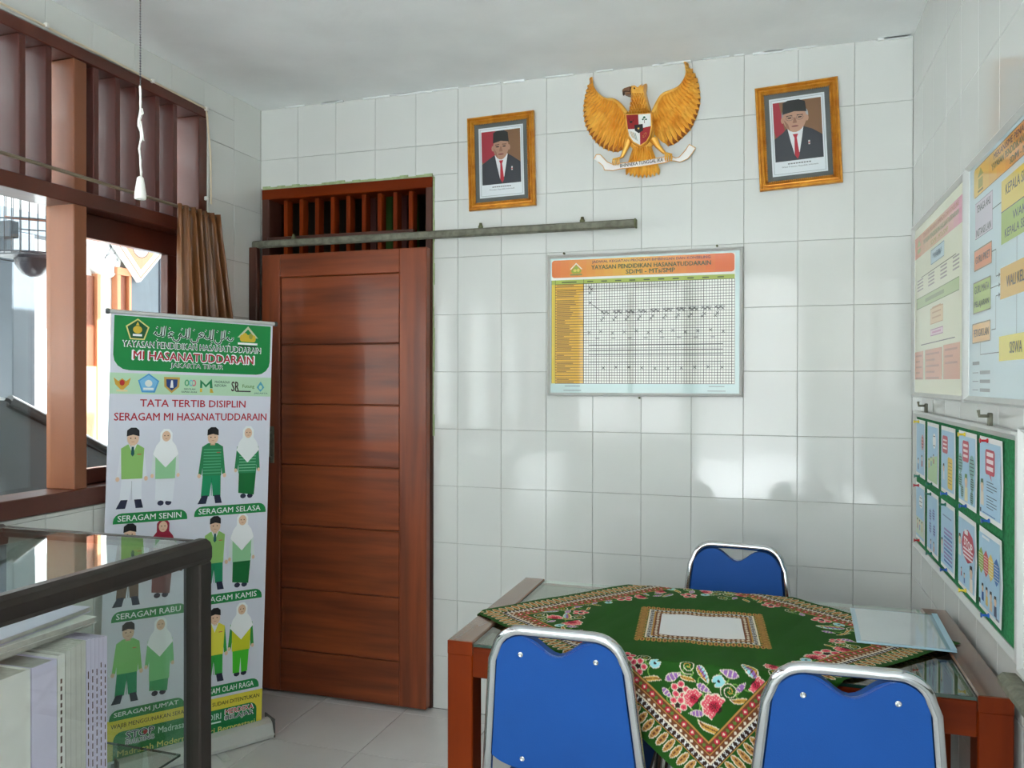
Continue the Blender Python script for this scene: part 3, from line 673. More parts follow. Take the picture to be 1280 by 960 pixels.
# portraits
def portrait(label, loc, tilt, glasses):
    t = thing('framed_portrait', label, 'picture', loc, 0, 'two framed official portraits'); t.rotation_euler = (0, tilt, 0)
    w, h = 0.30, 0.40
    frame(t, w, h, 0.028, 0.014, M['gold'], 'frame', ((0, 0), (0, -0.014), (0.003, -0.019), (0.008, -0.019), (0.011, -0.012), (0.014, -0.012), (0.016, -0.016), (0.020, -0.017), (0.024, -0.012), (0.028, -0.0095), (0.028, 0)))
    v = MB()
    fr2 = MB()
    n_b = 0
    for (x0, z0, x1, z1, n) in ((0.030, 0.030, 0.270, 0.030, 34), (0.030, 0.370, 0.270, 0.370, 34), (0.030, 0.03, 0.030, 0.37, 48), (0.270, 0.03, 0.270, 0.37, 48)):
        for i in range(n):
            s_ = i/(n-1); fr2.bbox(x0+(x1-x0)*s_-0.0028, -0.0135, z0+(z1-z0)*s_-0.0028, x0+(x1-x0)*s_+0.0028, -0.009, z0+(z1-z0)*s_+0.0028, 0.0012)
    tag(obj('beading', fr2, M['gold'], t), kind='stuff')
    obj('mount', MB().box(0.026, -0.008, 0.026, w-0.026, -0.001, h-0.026), M['grey_mat'], t)
    p = Pr(-0.0082)
    p.rect(0.050, 0.050, 0.250, 0.350, (214, 220, 224), 1); p.rect(0.057, 0.057, 0.243, 0.343, (150, 158, 160), 2); p.rect(0.0585, 0.0585, 0.2415, 0.3415, (222, 228, 232), 3)
    x0, z0, x1, z1 = 0.063, 0.105, 0.237, 0.333
    p.rect(x0, z0, x1, z1, (128, 92, 62), 4)
    if glasses: p.poly([(x0, z1), (x0+0.022, z1), (x0+0.042, z0+0.10), (x0+0.012, z0+0.08), (x0, z0+0.12)], (160, 40, 55), 5)
    else: p.poly([(x0, z1), (x0+0.062, z1), (x0+0.06, z0+0.10), (x0+0.02, z0+0.09), (x0, z0+0.10)], (160, 40, 55), 5)
    cx = 0.150 if not glasses else 0.140
    top = 0.318 if not glasses else 0.322
    hw = 0.036 if not glasses else 0.044
    suit = (46, 50, 58)
    sh = 0.205
    p.poly([(x0, z0), (x0, sh-0.012), (x0+0.03, sh+0.008), (cx-0.030, sh+0.024), (cx+0.030, sh+0.026), (x1-0.035, sh+0.012), (x1, sh-0.014), (x1, z0)], suit, 6)
    p.poly([(cx-0.028, sh+0.024), (cx-0.008, z0+0.02), (cx+0.014, z0+0.03), (cx+0.030, sh+0.026), (cx, sh+0.03)], (224, 226, 228), 7)
    p.poly([(cx-0.010, sh), (cx+0.010, sh), (cx+0.004, sh-0.014), (cx+0.012, z0+0.02), (cx+0.004, z0+0.004), (cx-0.006, z0+0.02), (cx-0.004, sh-0.014)], (182, 36, 52), 8)
    p.poly([(cx-0.030, sh+0.024), (cx-0.040, sh+0.005), (cx-0.010, z0), (cx-0.004, z0+0.012)], suit, 8); p.poly([(cx+0.031, sh+0.026), (cx+0.042, sh+0.005), (cx+0.016, z0), (cx+0.010, z0+0.016)], suit, 8)
    skin = (176, 132, 108) if not glasses else (190, 146, 122); dk = (120, 82, 66)
    p.rect(cx-0.018, sh+0.012, cx+0.018, sh+0.05, (150, 108, 88), 8)
    hc = top-0.058
    p.poly([(cx+hw*0.98*math.cos(a)*(1-0.12*max(0, -math.sin(a))), hc+0.052*math.sin(a)) for a in np.linspace(0, 2*PI, 22)[:-1]], skin, 9)
    if glasses: p.ell(cx+hw*0.9, hc+0.012, 0.010, 0.022, (170, 170, 168), 7.6); p.ell(cx-hw*0.9, hc+0.012, 0.008, 0.02, (150, 150, 148), 7.6)
    p.ell(cx-hw, hc-0.002, 0.006, 0.012, skin, 8); p.ell(cx+hw, hc-0.002, 0.006, 0.012, skin, 8)
    p.poly([(cx-hw*0.98, hc+0.020), (cx-hw*0.92, top+0.006), (cx-hw*0.5, top+0.014), (cx+hw*0.4, top+0.014), (cx+hw*0.9, top+0.004), (cx+hw*1.0, hc+0.022), (cx, hc+0.028)], (32, 34, 34), 10)
    for s_ in (-1, 1):
        p.ell(cx+s_*hw*0.42, hc+0.004, 0.008, 0.0028, (50, 34, 30), 11); p.line((cx+s_*hw*0.18, hc+0.013), (cx+s_*hw*0.70, hc+0.012), 0.003, (70, 46, 38), 11)
        if glasses:
            for a in range(10):
                b0, b1 = a*PI/5, (a+1)*PI/5; q = (cx+s_*hw*0.42, hc+0.003)
                p.line((q[0]+0.013*math.cos(b0), q[1]+0.009*math.sin(b0)), (q[0]+0.013*math.cos(b1), q[1]+0.009*math.sin(b1)), 0.0014, (90, 88, 86), 12)
    p.poly([(cx-0.003, hc+0.004), (cx+0.003, hc+0.004), (cx+0.008, hc-0.017), (cx-0.008, hc-0.017)], (150, 106, 86), 10)
    p.ell(cx, hc-0.029, 0.013, 0.0032, (128, 70, 66), 11)
    p.poly([(cx-hw*0.9, hc), (cx-hw*0.72, hc-0.03), (cx-hw*0.4, hc-0.046), (cx-hw*0.55, hc-0.02)], (150, 108, 88), 10)
    p.line((cx+0.048, sh-0.03), (cx+0.048, sh-0.046), 0.006, (214, 208, 204), 9); p.line((cx+0.046, sh-0.038), (cx+0.050, sh-0.041), 0.005, (190, 60, 60), 10)
    words = ('Wakil ' if glasses else '')+'Presiden Republik Indonesia'
    for i in range(9): p.rect(0.108+i*0.0095, 0.0915, 0.108+i*0.0095+0.007, 0.0960, (110, 112, 114), 4)
    p.text(words, 0.095 if not glasses else 0.085, 0.078, 0.207 if not glasses else 0.217, 0.0855, (86, 88, 92), 4, 0.0)
    p.build('photo_print', M['print_gloss'], t)
    return t
portrait('gold framed portrait of a man in dark suit and black cap nearer the door', (-1.742, -0.004, 2.176), math.radians(-1.4), False)
portrait('gold framed portrait of a man with glasses near the right corner', (-0.540, -0.004, 2.178), math.radians(-2.9), True)

# schedule board
sb = thing('schedule_board', 'wide framed schedule chart with orange heading and black grid on tiled wall', 'notice board', (-1.391, -0.004, 1.381))
frame(sb, 0.79, 0.587, 0.0135, 0.016, M['alu'])
obj('backing', MB().box(0.008, -0.010, 0.008, 0.782, -0.001, 0.579), M['whiteboard'], sb)
p = Pr(-0.0101); K = (34, 30, 26)
p.rect(0.0135, 0.0135, 0.777, 0.574, (200, 222, 220), 1); p.rect(0.018, 0.052, 0.760, 0.566, (236, 236, 226), 2)
for i in range(20):
    s_ = i/19; q = abs(s_-0.42)*1.9; c = tuple(int(a+(b-a)*min(1, q)) for a, b in zip((232, 178, 60), (228, 108, 48)))
    a0, a1 = 0.019+0.738*i/20, 0.019+0.738*(i+1)/20
    if i == 0: p.rrect(a0, 0.492, a1, 0.565, 0.012, c, 3, '1001')
    elif i == 19: p.rrect(a0, 0.492, a1, 0.565, 0.012, c, 3, '0110')
    else: p.rect(a0, 0.492, a1, 0.565, c, 3)
for (t_, a, b, c, d, cc) in (('JADWAL KEGIATAN PROGRAM BIMBINGAN DAN KONSELING', 0.19, 0.545, 0.665, 0.558, (84, 40, 52)), ('YAYASAN PENDIDIKAN HASANATUDDARAIN', 0.187, 0.522, 0.667, 0.539, (30, 78, 44)), ('SD/MI - MTs/SMP', 0.33, 0.499, 0.527, 0.516, (30, 78, 44))):
    p.text(t_, a, b, c, d, cc, 5, 0.03)
p.poly([(0.096, 0.525), (0.123, 0.552), (0.150, 0.525), (0.144, 0.525), (0.123, 0.546), (0.102, 0.525)], (240, 236, 210), 4)
p.poly([(0.100, 0.518), (0.123, 0.543), (0.146, 0.518), (0.138, 0.508), (0.108, 0.508)], (150, 168, 50), 5); p.rect(0.098, 0.500, 0.148, 0.506, (120, 130, 60), 5)
p.ell(0.118, 0.520, 0.007, 0.006, (226, 206, 90), 6); p.ell(0.132, 0.521, 0.006, 0.007, (226, 206, 90), 6)
p.rect(0.018, 0.464, 0.758, 0.482, (168, 184, 76), 3); p.rect(0.018, 0.052, 0.034, 0.464, (222, 196, 60), 3); p.rect(0.034, 0.052, 0.155, 0.464, (232, 178, 52), 3)
NR, NC = 37, 56
for i in range(NR+1):
    z = 0.052+(0.464-0.052)*i/NR; p.rect(0.034, z-0.0010, 0.758, z+0.0010, K, 4)
for j in range(NC+1):
    x = 0.155+(0.758-0.155)*j/NC; w = 0.0020 if j % 5 == 0 else 0.0013; p.rect(x-w/1.6, 0.052, x+w/1.6, 0.464, K, 4)
for x in (0.018, 0.034, 0.155): p.rect(x-0.0008, 0.052, x+0.0008, 0.482, K, 4)
for i in range(NR):
    if random.random() < 0.8:
        z = 0.052+(0.464-0.052)*(i+0.5)/NR; p.rect(0.040, z-0.0014, 0.040+random.uniform(0.03, 0.085), z+0.0014, (104, 66, 26), 5)
for i in range(10): p.rect(0.17+0.058*i, 0.470, 0.195+0.058*i, 0.475, (70, 86, 30), 5)
p.rect(0.062, 0.470, 0.125, 0.475, (70, 86, 30), 5)
def cross(x, z, s_=0.006): p.line((x-s_, z-s_), (x+s_, z+s_), 0.0024, K, 6); p.line((x-s_, z+s_), (x+s_, z-s_), 0.0024, K, 6)
for q in ((0.180, 0.448), (0.188, 0.440), (0.180, 0.425), (0.183, 0.385)): cross(*q)
p.line((0.19, 0.378), (0.235, 0.345), 0.0022, K, 6)
for g_ in range(10):
    x0 = 0.232+0.0505*g_; z0 = 0.345+0.0011*g_
    for k in range(4): cross(x0+0.009*k, z0-(0.005 if k % 2 else 0), 0.0055)
    cross(x0+0.006, z0-0.024); cross(x0-0.002, z0-0.034, 0.005)
    p.line((x0, z0+0.005), (x0+0.036, z0+0.004), 0.0018, K, 6)
for i in range(12): cross(0.178+0.0488*i, 0.262+0.004*math.sin(i*2.1), 0.0058)
for i in range(8): p.rect(0.205+0.066*i, 0.236, 0.222+0.066*i, 0.2385, K, 6)
for z in (0.210, 0.189, 0.170, 0.140): p.rect(0.177, z-0.0012, 0.714, z+0.0012, K, 6)
for i in range(10): cross(0.238+0.0525*i, 0.116+0.003*math.sin(i), 0.0058)
for a, b in ((0.075, 0.14), (0.66, 0.72)):
    p.rect(a, 0.040, b, 0.0425, (120, 130, 130), 3); p.rect(a-0.005, 0.022, b+0.005, 0.0245, (120, 130, 130), 3)
p.build('schedule_print', M['print_gloss'], sb)
for x, z in ((0.07, 0.594), (0.69, 0.596), (0.385, -0.006)):
    s_ = obj('hanging_screw', MB().lathe([(0.0045, 0), (0.0045, -0.010), (0.003, -0.012)], (x, 0.0, z), 10, 'y'), M['rust'], sb)

# boards on the right wall (local x runs towards the camera)
def wall_board(name, label, y, z, w, h, t=0.016, d=0.02):
    b = thing(name, label, 'notice board', (-0.004, y, z), -PI/2); frame(b, w, h, t, d, M['alu'])
    return b
def board_px(y, z):
    def q(px, py):
        P = at(px, py, 0, -0.0175); return (y-P[1], P[2]-z)
    return q
def crop(q, ox_, oy_, k): return lambda a: q(ox_+a[0]*k, oy_+a[1]*k)
def rp(p, q, tl, br, col, L=2, edge=None):
    (x0, z1), (x1, z0) = q(tl), q(br); p.rect(x0, z0, x1, z1, col, L)
    if edge:
        for z in (z0, z1): p.rect(x0, z-0.0014, x1, z+0.0014, edge, L+1)
        for x in (x0, x1): p.rect(x-0.0014, z0, x+0.0014, z1, edge, L+1)
    return x0, z0, x1, z1
cb = wall_board('chart_board', 'cream organisation chart board in silver frame next to the room corner', -0.155, 1.39, 0.815, 0.595)
obj('backing', MB().box(0.008, -0.013, 0.008, 0.807, -0.001, 0.587), M['whiteboard'], cb)
p = Pr(-0.0131); q0 = board_px(-0.155, 1.39); qa = crop(q0, 1140, 280, 75/720); qb = crop(q0, 1140, 380, 0.125)
p.rect(0.016, 0.016, 0.799, 0.579, (234, 234, 204), 1)
x0, z1 = qa((35, 195)); _, z0 = qa((35, 445)); x1 = q0(1205, 240)[0]
for i in range(12):
    s_ = i/11; c = (236, int(150+40*math.sin(PI*s_)), int(112+6*i)); p.rect(x0+(x1-x0)*i/12, z0, x0+(x1-x0)*(i+1)/12, z1, c, 2)
hh = z1-z0
p.text('STRUKTUR ORGANISASI BIMBINGAN DAN KONSELING', x0+0.17, z0+hh*0.72, x1-0.06, z0+hh*0.90, (204, 120, 90), 4); p.text('YAYASAN PENDIDIKAN HASANATUDDARAIN', x0+0.17, z0+hh*0.40, x1-0.06, z0+hh*0.62, (150, 176, 120), 4); p.text('SD/MI - MTs/SMP', x0+0.30, z0+hh*0.10, x1-0.2, z0+hh*0.30, (190, 170, 80), 4)
p.poly([(x0+0.05, z0+hh*.5), (x0+0.085, z0+hh*.85), (x0+0.12, z0+hh*.5)], (170, 180, 90), 4); p.rect(x0+0.055, z0+hh*.2, x0+0.115, z0+hh*.4, (170, 180, 90), 4)
a = rp(p, qa, (228, 325), (385, 375), (184, 214, 226), 2, (120, 150, 165)); p.text('PENGURUS', a[0]+0.03, a[3]-0.026, a[2]-0.03, a[3]-0.012, (90, 120, 140), 4); p.text('YAYASAN', a[0]+0.05, a[1]+0.012, a[2]-0.05, a[1]+0.026, (90, 120, 140), 4)
l0, l1 = qa((110, 645)), qa((530, 345)); p.rect(l0[0], l0[1]-0.0015, l1[0], l0[1]+0.0015, (110, 104, 80), 2)
for c0, c1, cz in ((65, 135, 822), (195, 268, 752), (340, 418, 665), (488, 568, 565)):
    (x0, z0), (x1, _) = qa((c0, cz)), qa((c1, cz-60))
    for k in range(4): p.rect(x0, z0+0.011*k, x1, z0+0.011*k+0.005, (158, 148, 140), 2)
a = rp(p, qa, (60, 910), (565, 785), (180, 202, 128), 2, (120, 142, 80)); p.rect(a[0]+0.16, (a[1]+a[3])/2-0.006, a[2]-0.2, (a[1]+a[3])/2+0.006, (136, 156, 96), 4)
a = rp(p, qb, (185, 55), (310, 160), (238, 204, 150), 2, (200, 150, 90))
for k in range(3): p.rect(a[0]+0.03, a[1]+0.015+0.016*k, a[2]-0.03, a[1]+0.020+0.016*k, (206, 156, 100), 4)
a = rp(p, qb, (185, 262), (310, 285), (238, 208, 218), 2, (176, 120, 150)); p.rect(a[0]+0.03, (a[1]+a[3])/2-0.003, a[2]-0.03, (a[1]+a[3])/2+0.003, (206, 140, 170), 4)
l0, l1 = qb((90, 412)), qb((430, 312)); p.rect(l0[0], l0[1]-0.0015, l1[0], l0[1]+0.0015, (70, 66, 54), 2)
for n_, (c0, ct, cbm) in enumerate(((30, 485, 112), (130, 462, 298), (313, 412, 480))):
    x0, zt = qb((c0, ct)); x1 = qb((cbm, 740))[0]; zb = qb((30, 755))[1]; p.rect(x0, zb, x1, zt, (222, 148, 112), 2)
    for k in range(5 if n_ < 2 else 3): p.rect(x0+0.02, zt-0.018-0.019*k, x0+(x1-x0)*(0.85 if k % 2 == 0 else 0.6), zt-0.012-0.019*k, (180, 112, 84), 3)
p.build('chart_print', M['print_gloss'], cb)

bb = wall_board('flow_chart_board', 'pale blue flow chart board with yellow and green boxes, right of cream chart', -0.976, 1.392, 0.815, 0.60)
obj('backing', MB().box(0.008, -0.013, 0.008, 0.807, -0.001, 0.592), M['whiteboard'], bb)
p = Pr(-0.0131); q0 = board_px(-0.976, 1.392); qa = crop(q0, 1205, 150, 0.125); qb = crop(q0, 1205, 270, 75/313)
p.rect(0.016, 0.016, 0.799, 0.584, (206, 226, 232), 1)
x0, z1 = qa((100, 560)); _, z0 = qa((104, 795)); z1 += 0.012
for i in range(10):
    c = (240, int(206-9*i), int(100-6*i)); a0, a1 = x0+(0.775-x0)*i/10, x0+(0.775-x0)*(i+1)/10
    if i == 0: p.rrect(a0, z0, a1, z1, 0.012, c, 2, '1001')
    else: p.rect(a0, z0, a1, z1, c, 2)
    p.rect(a0+(0.012 if i == 0 else 0), z0, a1, z0+0.0015, (120, 90, 40), 3); p.rect(a0+(0.012 if i == 0 else 0), z1-0.0015, a1, z1, (120, 90, 40), 3)
hh = z1-z0; lx = qa((300, 400))[0]
p.text('MEKANISME PENANGANAN SISWA', lx, z0+hh*0.70, 0.70, z0+hh*0.90, (90, 60, 80), 4); p.text('YAYASAN PENDIDIKAN HASANATUDDARAIN', lx-0.02, z0+hh*0.40, 0.72, z0+hh*0.62, (70, 110, 70), 4); p.text('SD/MI - MTs/SMP', lx+0.13, z0+hh*0.10, 0.58, z0+hh*0.30, (70, 110, 70), 4)
p.poly([(x0+0.04, z0+hh*.62), (x0+0.068, z0+hh*.9), (x0+0.096, z0+hh*.62)], (150, 160, 70), 4); p.rect(x0+0.046, z0+hh*.22, x0+0.09, z0+hh*.55, (180, 170, 70), 4); p.rect(x0+0.042, z0+hh*.10, x0+0.094, z0+hh*.17, (140, 130, 60), 4)
K = (70, 76, 80)
(x0, z1), (x1, _) = qa((115, 850)), qa((285, 705)); z0 = qb((55, 127))[1]
p.rect(x0-.0014, z0-.0014, x1+.0014, z1+.0014, (120, 118, 130), 2); p.rect(x0, z0, x1, z1, (214, 208, 222), 3); mz = (z0+z1)/2
p.text('TENAGA AHLI', x0+0.015, mz+0.018, x1-0.015, mz+0.036, K, 4); p.text('INSTANSI LAIN', x0+0.01, mz-0.040, x1-0.01, mz-0.022, K, 4)
x2, zk1 = qa((375, 620)); zk0 = qa((375, 930))[1]; zw0 = qb((195, 152))[1]; xr = x2+0.30
p.rect(x2, zk0, xr, zk1, (232, 206, 84), 3); p.rect(x2, zw0, xr, zk0, (168, 194, 88), 3); p.rect(x2, zk0-.001, xr, zk0+.001, K, 4)
p.text('KEPALA SEKOLAH', x2+0.035, zk0+0.032, xr-0.02, zk0+0.054, K, 4); hg = zk0-zw0; p.text('WAKIL', x2+0.09, zw0+hg*0.56, xr-0.09, zw0+hg*0.82, K, 4); p.text('KEPALA SEKOLAH', x2+0.03, zw0+hg*0.16, xr-0.02, zw0+hg*0.42, K, 4)
p.rect(x1, mz-0.001, x2, mz+0.001, K, 3)
def lbox(tl, br, col, lines):
    a = rp(p, qb, tl, br, col, 3, (130, 120, 90)); n_ = len(lines)
    for k, t_ in enumerate(lines):
        zc = a[3]-(a[3]-a[1])*(k+0.5)/n_; p.text(t_, a[0]+0.014, zc-0.009, a[2]-0.014, zc+0.009, K, 5)
    return a
b1 = lbox((55, 187), (145, 242), (236, 142, 96), ['GURU PIKET']); b2 = lbox((50, 355), (139, 482), (170, 196, 92), ['GURU MATA', 'PELAJARAN']); b3 = lbox((45, 568), (137, 648), (244, 190, 120), ['PETUGAS LAIN'])
xw, zw1 = qb((190, 275)); zwb = qb((187, 438))[1]; p.rect(xw, zwb, xw+0.26, zw1, (226, 178, 74), 3); zc = (zw1+zwb)/2; p.text('WALI KELAS', xw+0.05, zc-0.012, xw+0.21, zc+0.012, K, 5)
xs_, zs1 = qb((183, 630)); zs0 = qb((180, 758))[1]; p.rect(xs_, zs0, xs_+0.26, zs1, (232, 214, 72), 3); zd = (zs1+zs0)/2; p.text('SISWA', xs_+0.085, zd-0.012, xs_+0.175, zd+0.012, K, 5)
for z, f_ in (((b1[1]+b1[3])/2, 1), ((b3[1]+b3[3])/2, -1)):
    xm = (b1[2]+xw)/2; p.rect(b1[2], z-0.001, xm, z+0.001, K, 3); zt = zc+0.022*f_; p.rect(xm-0.001, min(z, zt), xm+0.001, max(z, zt), K, 3); p.rect(xm, zt-0.001, xw, zt+0.001, K, 3); p.poly([(xw-0.012, zt+0.006), (xw, zt), (xw-0.012, zt-0.006)], K, 4)
p.rect(b2[2], zc-0.001, xw, zc+0.001, K, 3); p.poly([(xw-0.012, zc+0.006), (xw, zc), (xw-0.012, zc-0.006)], K, 4)
p.rect(xw+0.125, zs1, xw+0.127, zwb, K, 3); p.rect(xw+0.125, zw1, xw+0.127, zw0, K, 3)
p.rect(b3[0]+0.08, b3[1]-0.03, b3[0]+0.082, b3[1], K, 3); p.rect(b3[0]+0.08, b3[1]-0.031, xs_, b3[1]-0.029, K, 3)
lg = qb((45, 770)); p.rect(lg[0], lg[1]-0.004, lg[0]+0.07, lg[1]+0.004, (110, 120, 124), 3)
for k in range(3): p.rect(lg[0], lg[1]-0.024-0.021*k, lg[0]+0.06, lg[1]-0.0225-0.021*k, K, 3); p.rect(lg[0]+0.075, lg[1]-0.027-0.021*k, lg[0]+0.17, lg[1]-0.019-0.021*k, (130, 138, 142), 3)
p.build('flow_chart_print', M['print_gloss'], bb)

# green pin board with its ten sheets
gy, gz, gw, gh = -0.185, 0.872, 1.262, 0.47
gb = wall_board('pin_board', 'green felt pin board in grey frame holding two rows of sheets', gy, gz, gw, gh, 0.019, 0.018)
obj('felt', MB().box(0.012, -0.011, 0.012, gw-0.012, -0.001, gh-0.012), M['felt'], gb)
for yy in (-0.36, -1.18): obj('hook', MB().bbox(gy-yy-0.012, -0.012, gh-0.003, gy-yy+0.012, -0.004, gh+0.03, 0.002).tube([(gy-yy, -0.008, gh+0.022), (gy-yy, -0.03, gh+0.022), (gy-yy, -0.032, gh+0.036)], 0.004, 8), M['steel'], gb)
def sheet(col_, row, y0, y1, z0, z1, label, art, wob):
    t = tag(thing('pinned_sheet', label, 'poster', (-0.0165, y0, z0), -PI/2), group='sheets on the green pin board')
    w, h = y0-y1, z1-z0; v = []; f = []; nx, nz = 6, 6
    for j in range(nz+1):
        for i in range(nx+1):
            u, s_ = i/nx, j/nz; v.append((u*w, -0.0012-0.004*abs(s_-0.5)*wob*u, s_*h-0.006*wob*u*(1-s_)*0.0))
    for j in range(nz):
        for i in range(nx): a = j*(nx+1)+i; f.append((a, a+1, a+nx+2, a+nx+1))
    obj('sheet_paper', MB().add(v, f), M['paper'], t)
    pr = Pr(-0.0016-0.004*0.5*wob); m_ = 0.012
    pr.rect(m_, m_, w-m_, h-m_, (176, 210, 232), 1); art(pr, w, h)
    pr.build('sheet_print', M['print'], t)
    return t
def kid(pr, x, z, s_, shirt, hair=(40, 34, 36)):
    pr.poly([(x-0.5*s_, z), (x+0.5*s_, z), (x+0.42*s_, z+1.0*s_), (x-0.42*s_, z+1.0*s_)], shirt, 3); pr.ell(x, z+1.4*s_, 0.42*s_, 0.46*s_, (232, 200, 170), 4); pr.poly([(x-0.45*s_, z+1.4*s_), (x-0.35*s_, z+1.9*s_), (x+0.35*s_, z+1.95*s_), (x+0.46*s_, z+1.4*s_), (x+0.3*s_, z+1.65*s_), (x-0.25*s_, z+1.65*s_)], hair, 5)
def bub(pr, x, z, rx, rz, col, lines=5, lc=(60, 70, 80), L=3):
    pr.ell(x, z, rx, rz, col, L, 12)
    for k in range(lines): zz = z-rz*0.6+1.2*rz*k/max(1, lines-1); hw = rx*0.75*math.sqrt(max(0.1, 1-((zz-z)/rz)**2)); pr.rect(x-hw, zz-0.0012, x+hw, zz+0.0012, lc, L+1)
def art_a(pr, w, h): kid(pr, w*.3, h*.12, .02, (90, 120, 160)); kid(pr, w*.7, h*.2, .02, (180, 90, 90)); bub(pr, w*.75, h*.62, .022, .026, (214, 150, 150), 4)
def art_b(pr, w, h): pr.poly([(w*.1, h*.05), (w*.9, h*.05), (w*.9, h*.5), (w*.1, h*.4)], (188, 216, 170), 2); bub(pr, w*.65, h*.72, .026, .024, (238, 240, 240), 2); [kid(pr, w*(.2+.2*k), h*.25+.01*k, .015, c) for k, c in enumerate(((220, 180, 120), (120, 150, 190), (200, 120, 120)))]
def art_c(pr, w, h): pr.rrect(w*.14, h*.60, w*.52, h*.86, .01, (202, 96, 110), 3); [pr.rect(w*.2, h*(.66+.06*k), w*.46, h*(.685+.06*k), (240, 220, 222), 4) for k in range(3)]; pr.rrect(w*.52, h*.1, w*.84, h*.56, .01, (232, 200, 90), 3); [pr.rect(w*.57, h*(.18+.05*k), w*.8, h*(.188+.05*k), (120, 100, 50), 4) for k in range(7)]; kid(pr, w*.25, h*.2, .024, (220, 224, 230))
def art_d(pr, w, h):
    pr.rrect(w*.28, h*.60, w*.62, h*.88, .01, (200, 84, 100), 4); [pr.rect(w*.33, h*(.66+.07*k), w*.57, h*(.695+.07*k), (244, 224, 226), 5) for k in range(3)]
    for x, z, r in ((.16, .56, .026), (.78, .56, .03), (.16, .33, .02), (.80, .34, .02), (.26, .18, .018), (.78, .16, .018)): bub(pr, w*x, h*z, r, r, (130, 176, 170), 5)
    kid(pr, w*.48, h*.08, .036, (236, 226, 180), (90, 140, 80))
def art_e(pr, w, h):
    pr.rrect(w*.32, h*.56, w*.72, h*.86, .01, (200, 70, 90), 4); [pr.rect(w*.38, h*(.61+.085*k), w*.66, h*(.66+.085*k), (244, 224, 228), 5) for k in range(3)]; pr.poly([(w*.5, h*.56), (w*.56, h*.56), (w*.60, h*.49)], (200, 70, 90), 4)
    for k in range(10):
        if k != 5: pr.rect(w*.38, h*(.16+.034*k), w*(.80 if k % 3 else .66), h*(.170+.034*k), (70, 84, 110), 3)
    kid(pr, w*.18, h*.16, .032, (228, 216, 200), (60, 110, 80)); pr.rect(w*.2, h*.075, w*.75, h*.088, (90, 130, 180), 3); pr.rect(w*.08, h*.07, w*.14, h*.12, (60, 66, 80), 3)
def art_f(pr, w, h): bub(pr, w*.6, h*.7, .035, .022, (236, 240, 244), 3); pr.rect(w*.08, h*.1, w*.92, h*.4, (206, 220, 200), 2); [kid(pr, w*(.25+.24*k), h*.2, .018, c) for k, c in enumerate(((200, 140, 150), (150, 160, 200), (210, 190, 140)))]
def art_g(pr, w, h): [bub(pr, w*x, h*z, .02, .02, (150, 176, 222), 4) for x, z in ((.35, .62), (.62, .66), (.35, .42), (.68, .42))]; kid(pr, w*.4, h*.08, .016, (90, 120, 180)); kid(pr, w*.65, h*.08, .016, (220, 160, 120))
def art_h(pr, w, h):
    for k in range(9): pr.rect(w*.30, h*(.12+.058*k), w*.85, h*(.15+.058*k), (150, 132, 190) if k % 3 else (90, 130, 190), 3)
    kid(pr, w*.16, h*.2, .024, (226, 216, 214)); pr.rect(w*.2, h*.78, w*.8, h*.80, (120, 150, 180), 3)
def art_i(pr, w, h):
    pr.poly([(w*.36+.0+w*.34*math.cos(a)+w*.24, h*.62+h*.22*math.sin(a)) for a in np.linspace(0, 2*PI, 9)[:-1]], (196, 74, 92), 3)
    pr.text('STOP', w*.40, h*.62, w*.84, h*.73, (246, 240, 240), 4, 0.04, slope=-0.01); [pr.rect(w*.36, h*(.46+.05*k), w*.86, h*(.485+.05*k), (244, 226, 228), 4) for k in range(3)]; pr.rect(w*.42, h*.76, w*.6, h*.82, (244, 238, 238), 4)
    kid(pr, w*.16, h*.42, .030, (226, 226, 230), (60, 50, 50)); kid(pr, w*.78, h*.07, .034, (240, 224, 210)); kid(pr, w*.42, h*.1, .014, (90, 130, 190)); kid(pr, w*.25, h*.16, .012, (190, 90, 110))
def art_j(pr, w, h):
    for x, c in ((.16, (150, 176, 74)), (.38, (214, 92, 92)), (.59, (226, 196, 90)), (.82, (64, 118, 186))):
        pr.poly([(w*x+w*.13*math.cos(a), h*.60+h*.16*math.sin(a)) for a in np.linspace(PI/2, 2.5*PI, 7)[:-1]], c, 3)
        for k in range(6): pr.rect(w*(x-.09), h*(.50+.035*k), w*(x+.09), h*(.507+.035*k), (235, 235, 225), 4)
    pr.rect(w*.2, h*.89, w*.52, h*.92, (236, 240, 246), 3)
    for k, c in enumerate(((50, 100, 170), (230, 200, 120), (220, 190, 150), (60, 70, 100))): kid(pr, w*(.24+.18*k), h*(.13-.015*k), .021+.001*k, c)
    pr.rect(w*.06, h*.07, w*.14, h*.13, (60, 66, 80), 3); pr.rect(w*.8, h*.06, w*.93, h*.085, (110, 120, 140), 3)
uy = [(-0.209, -0.383), (-0.421, -0.613), (-0.645, -0.844), (-0.881, -1.087), (-1.111, -1.320)]
sheets = [[('faint sheet with two cartoon children, upper row nearest the corner', art_a), ('sheet with green patch and speech bubble, upper row second from the corner', art_b), ('sheet with red heading and yellow box, middle of the upper row', art_c), ('sheet with red heading ringed by grey-green circles, upper row', art_d), ('sheet with red speech box and dark text lines, upper row far right', art_e)],
          [('faint sheet with white speech bubble, lower row nearest the corner', art_f), ('sheet with small blue circles, lower row second from the corner', art_g), ('sheet with lilac lines of text, middle of the lower row', art_h), ('sheet with big red stop bubble and cartoon children, lower row', art_i), ('sheet with green, red, yellow and blue hexagons, lower row far right', art_j)]]
for r_, (z0, z1) in enumerate(((1.121, 1.315), (0.906, 1.100))):
    for c_, (y0, y1) in enumerate(uy): sheet(c_, r_, y0, y1, z0+0.002*(r_ == 0), z1, *sheets[r_][c_], [0.2, 0.4, 0.6, 0.8, 1.0][c_]*(1.0 if r_ == 0 else 1.4))
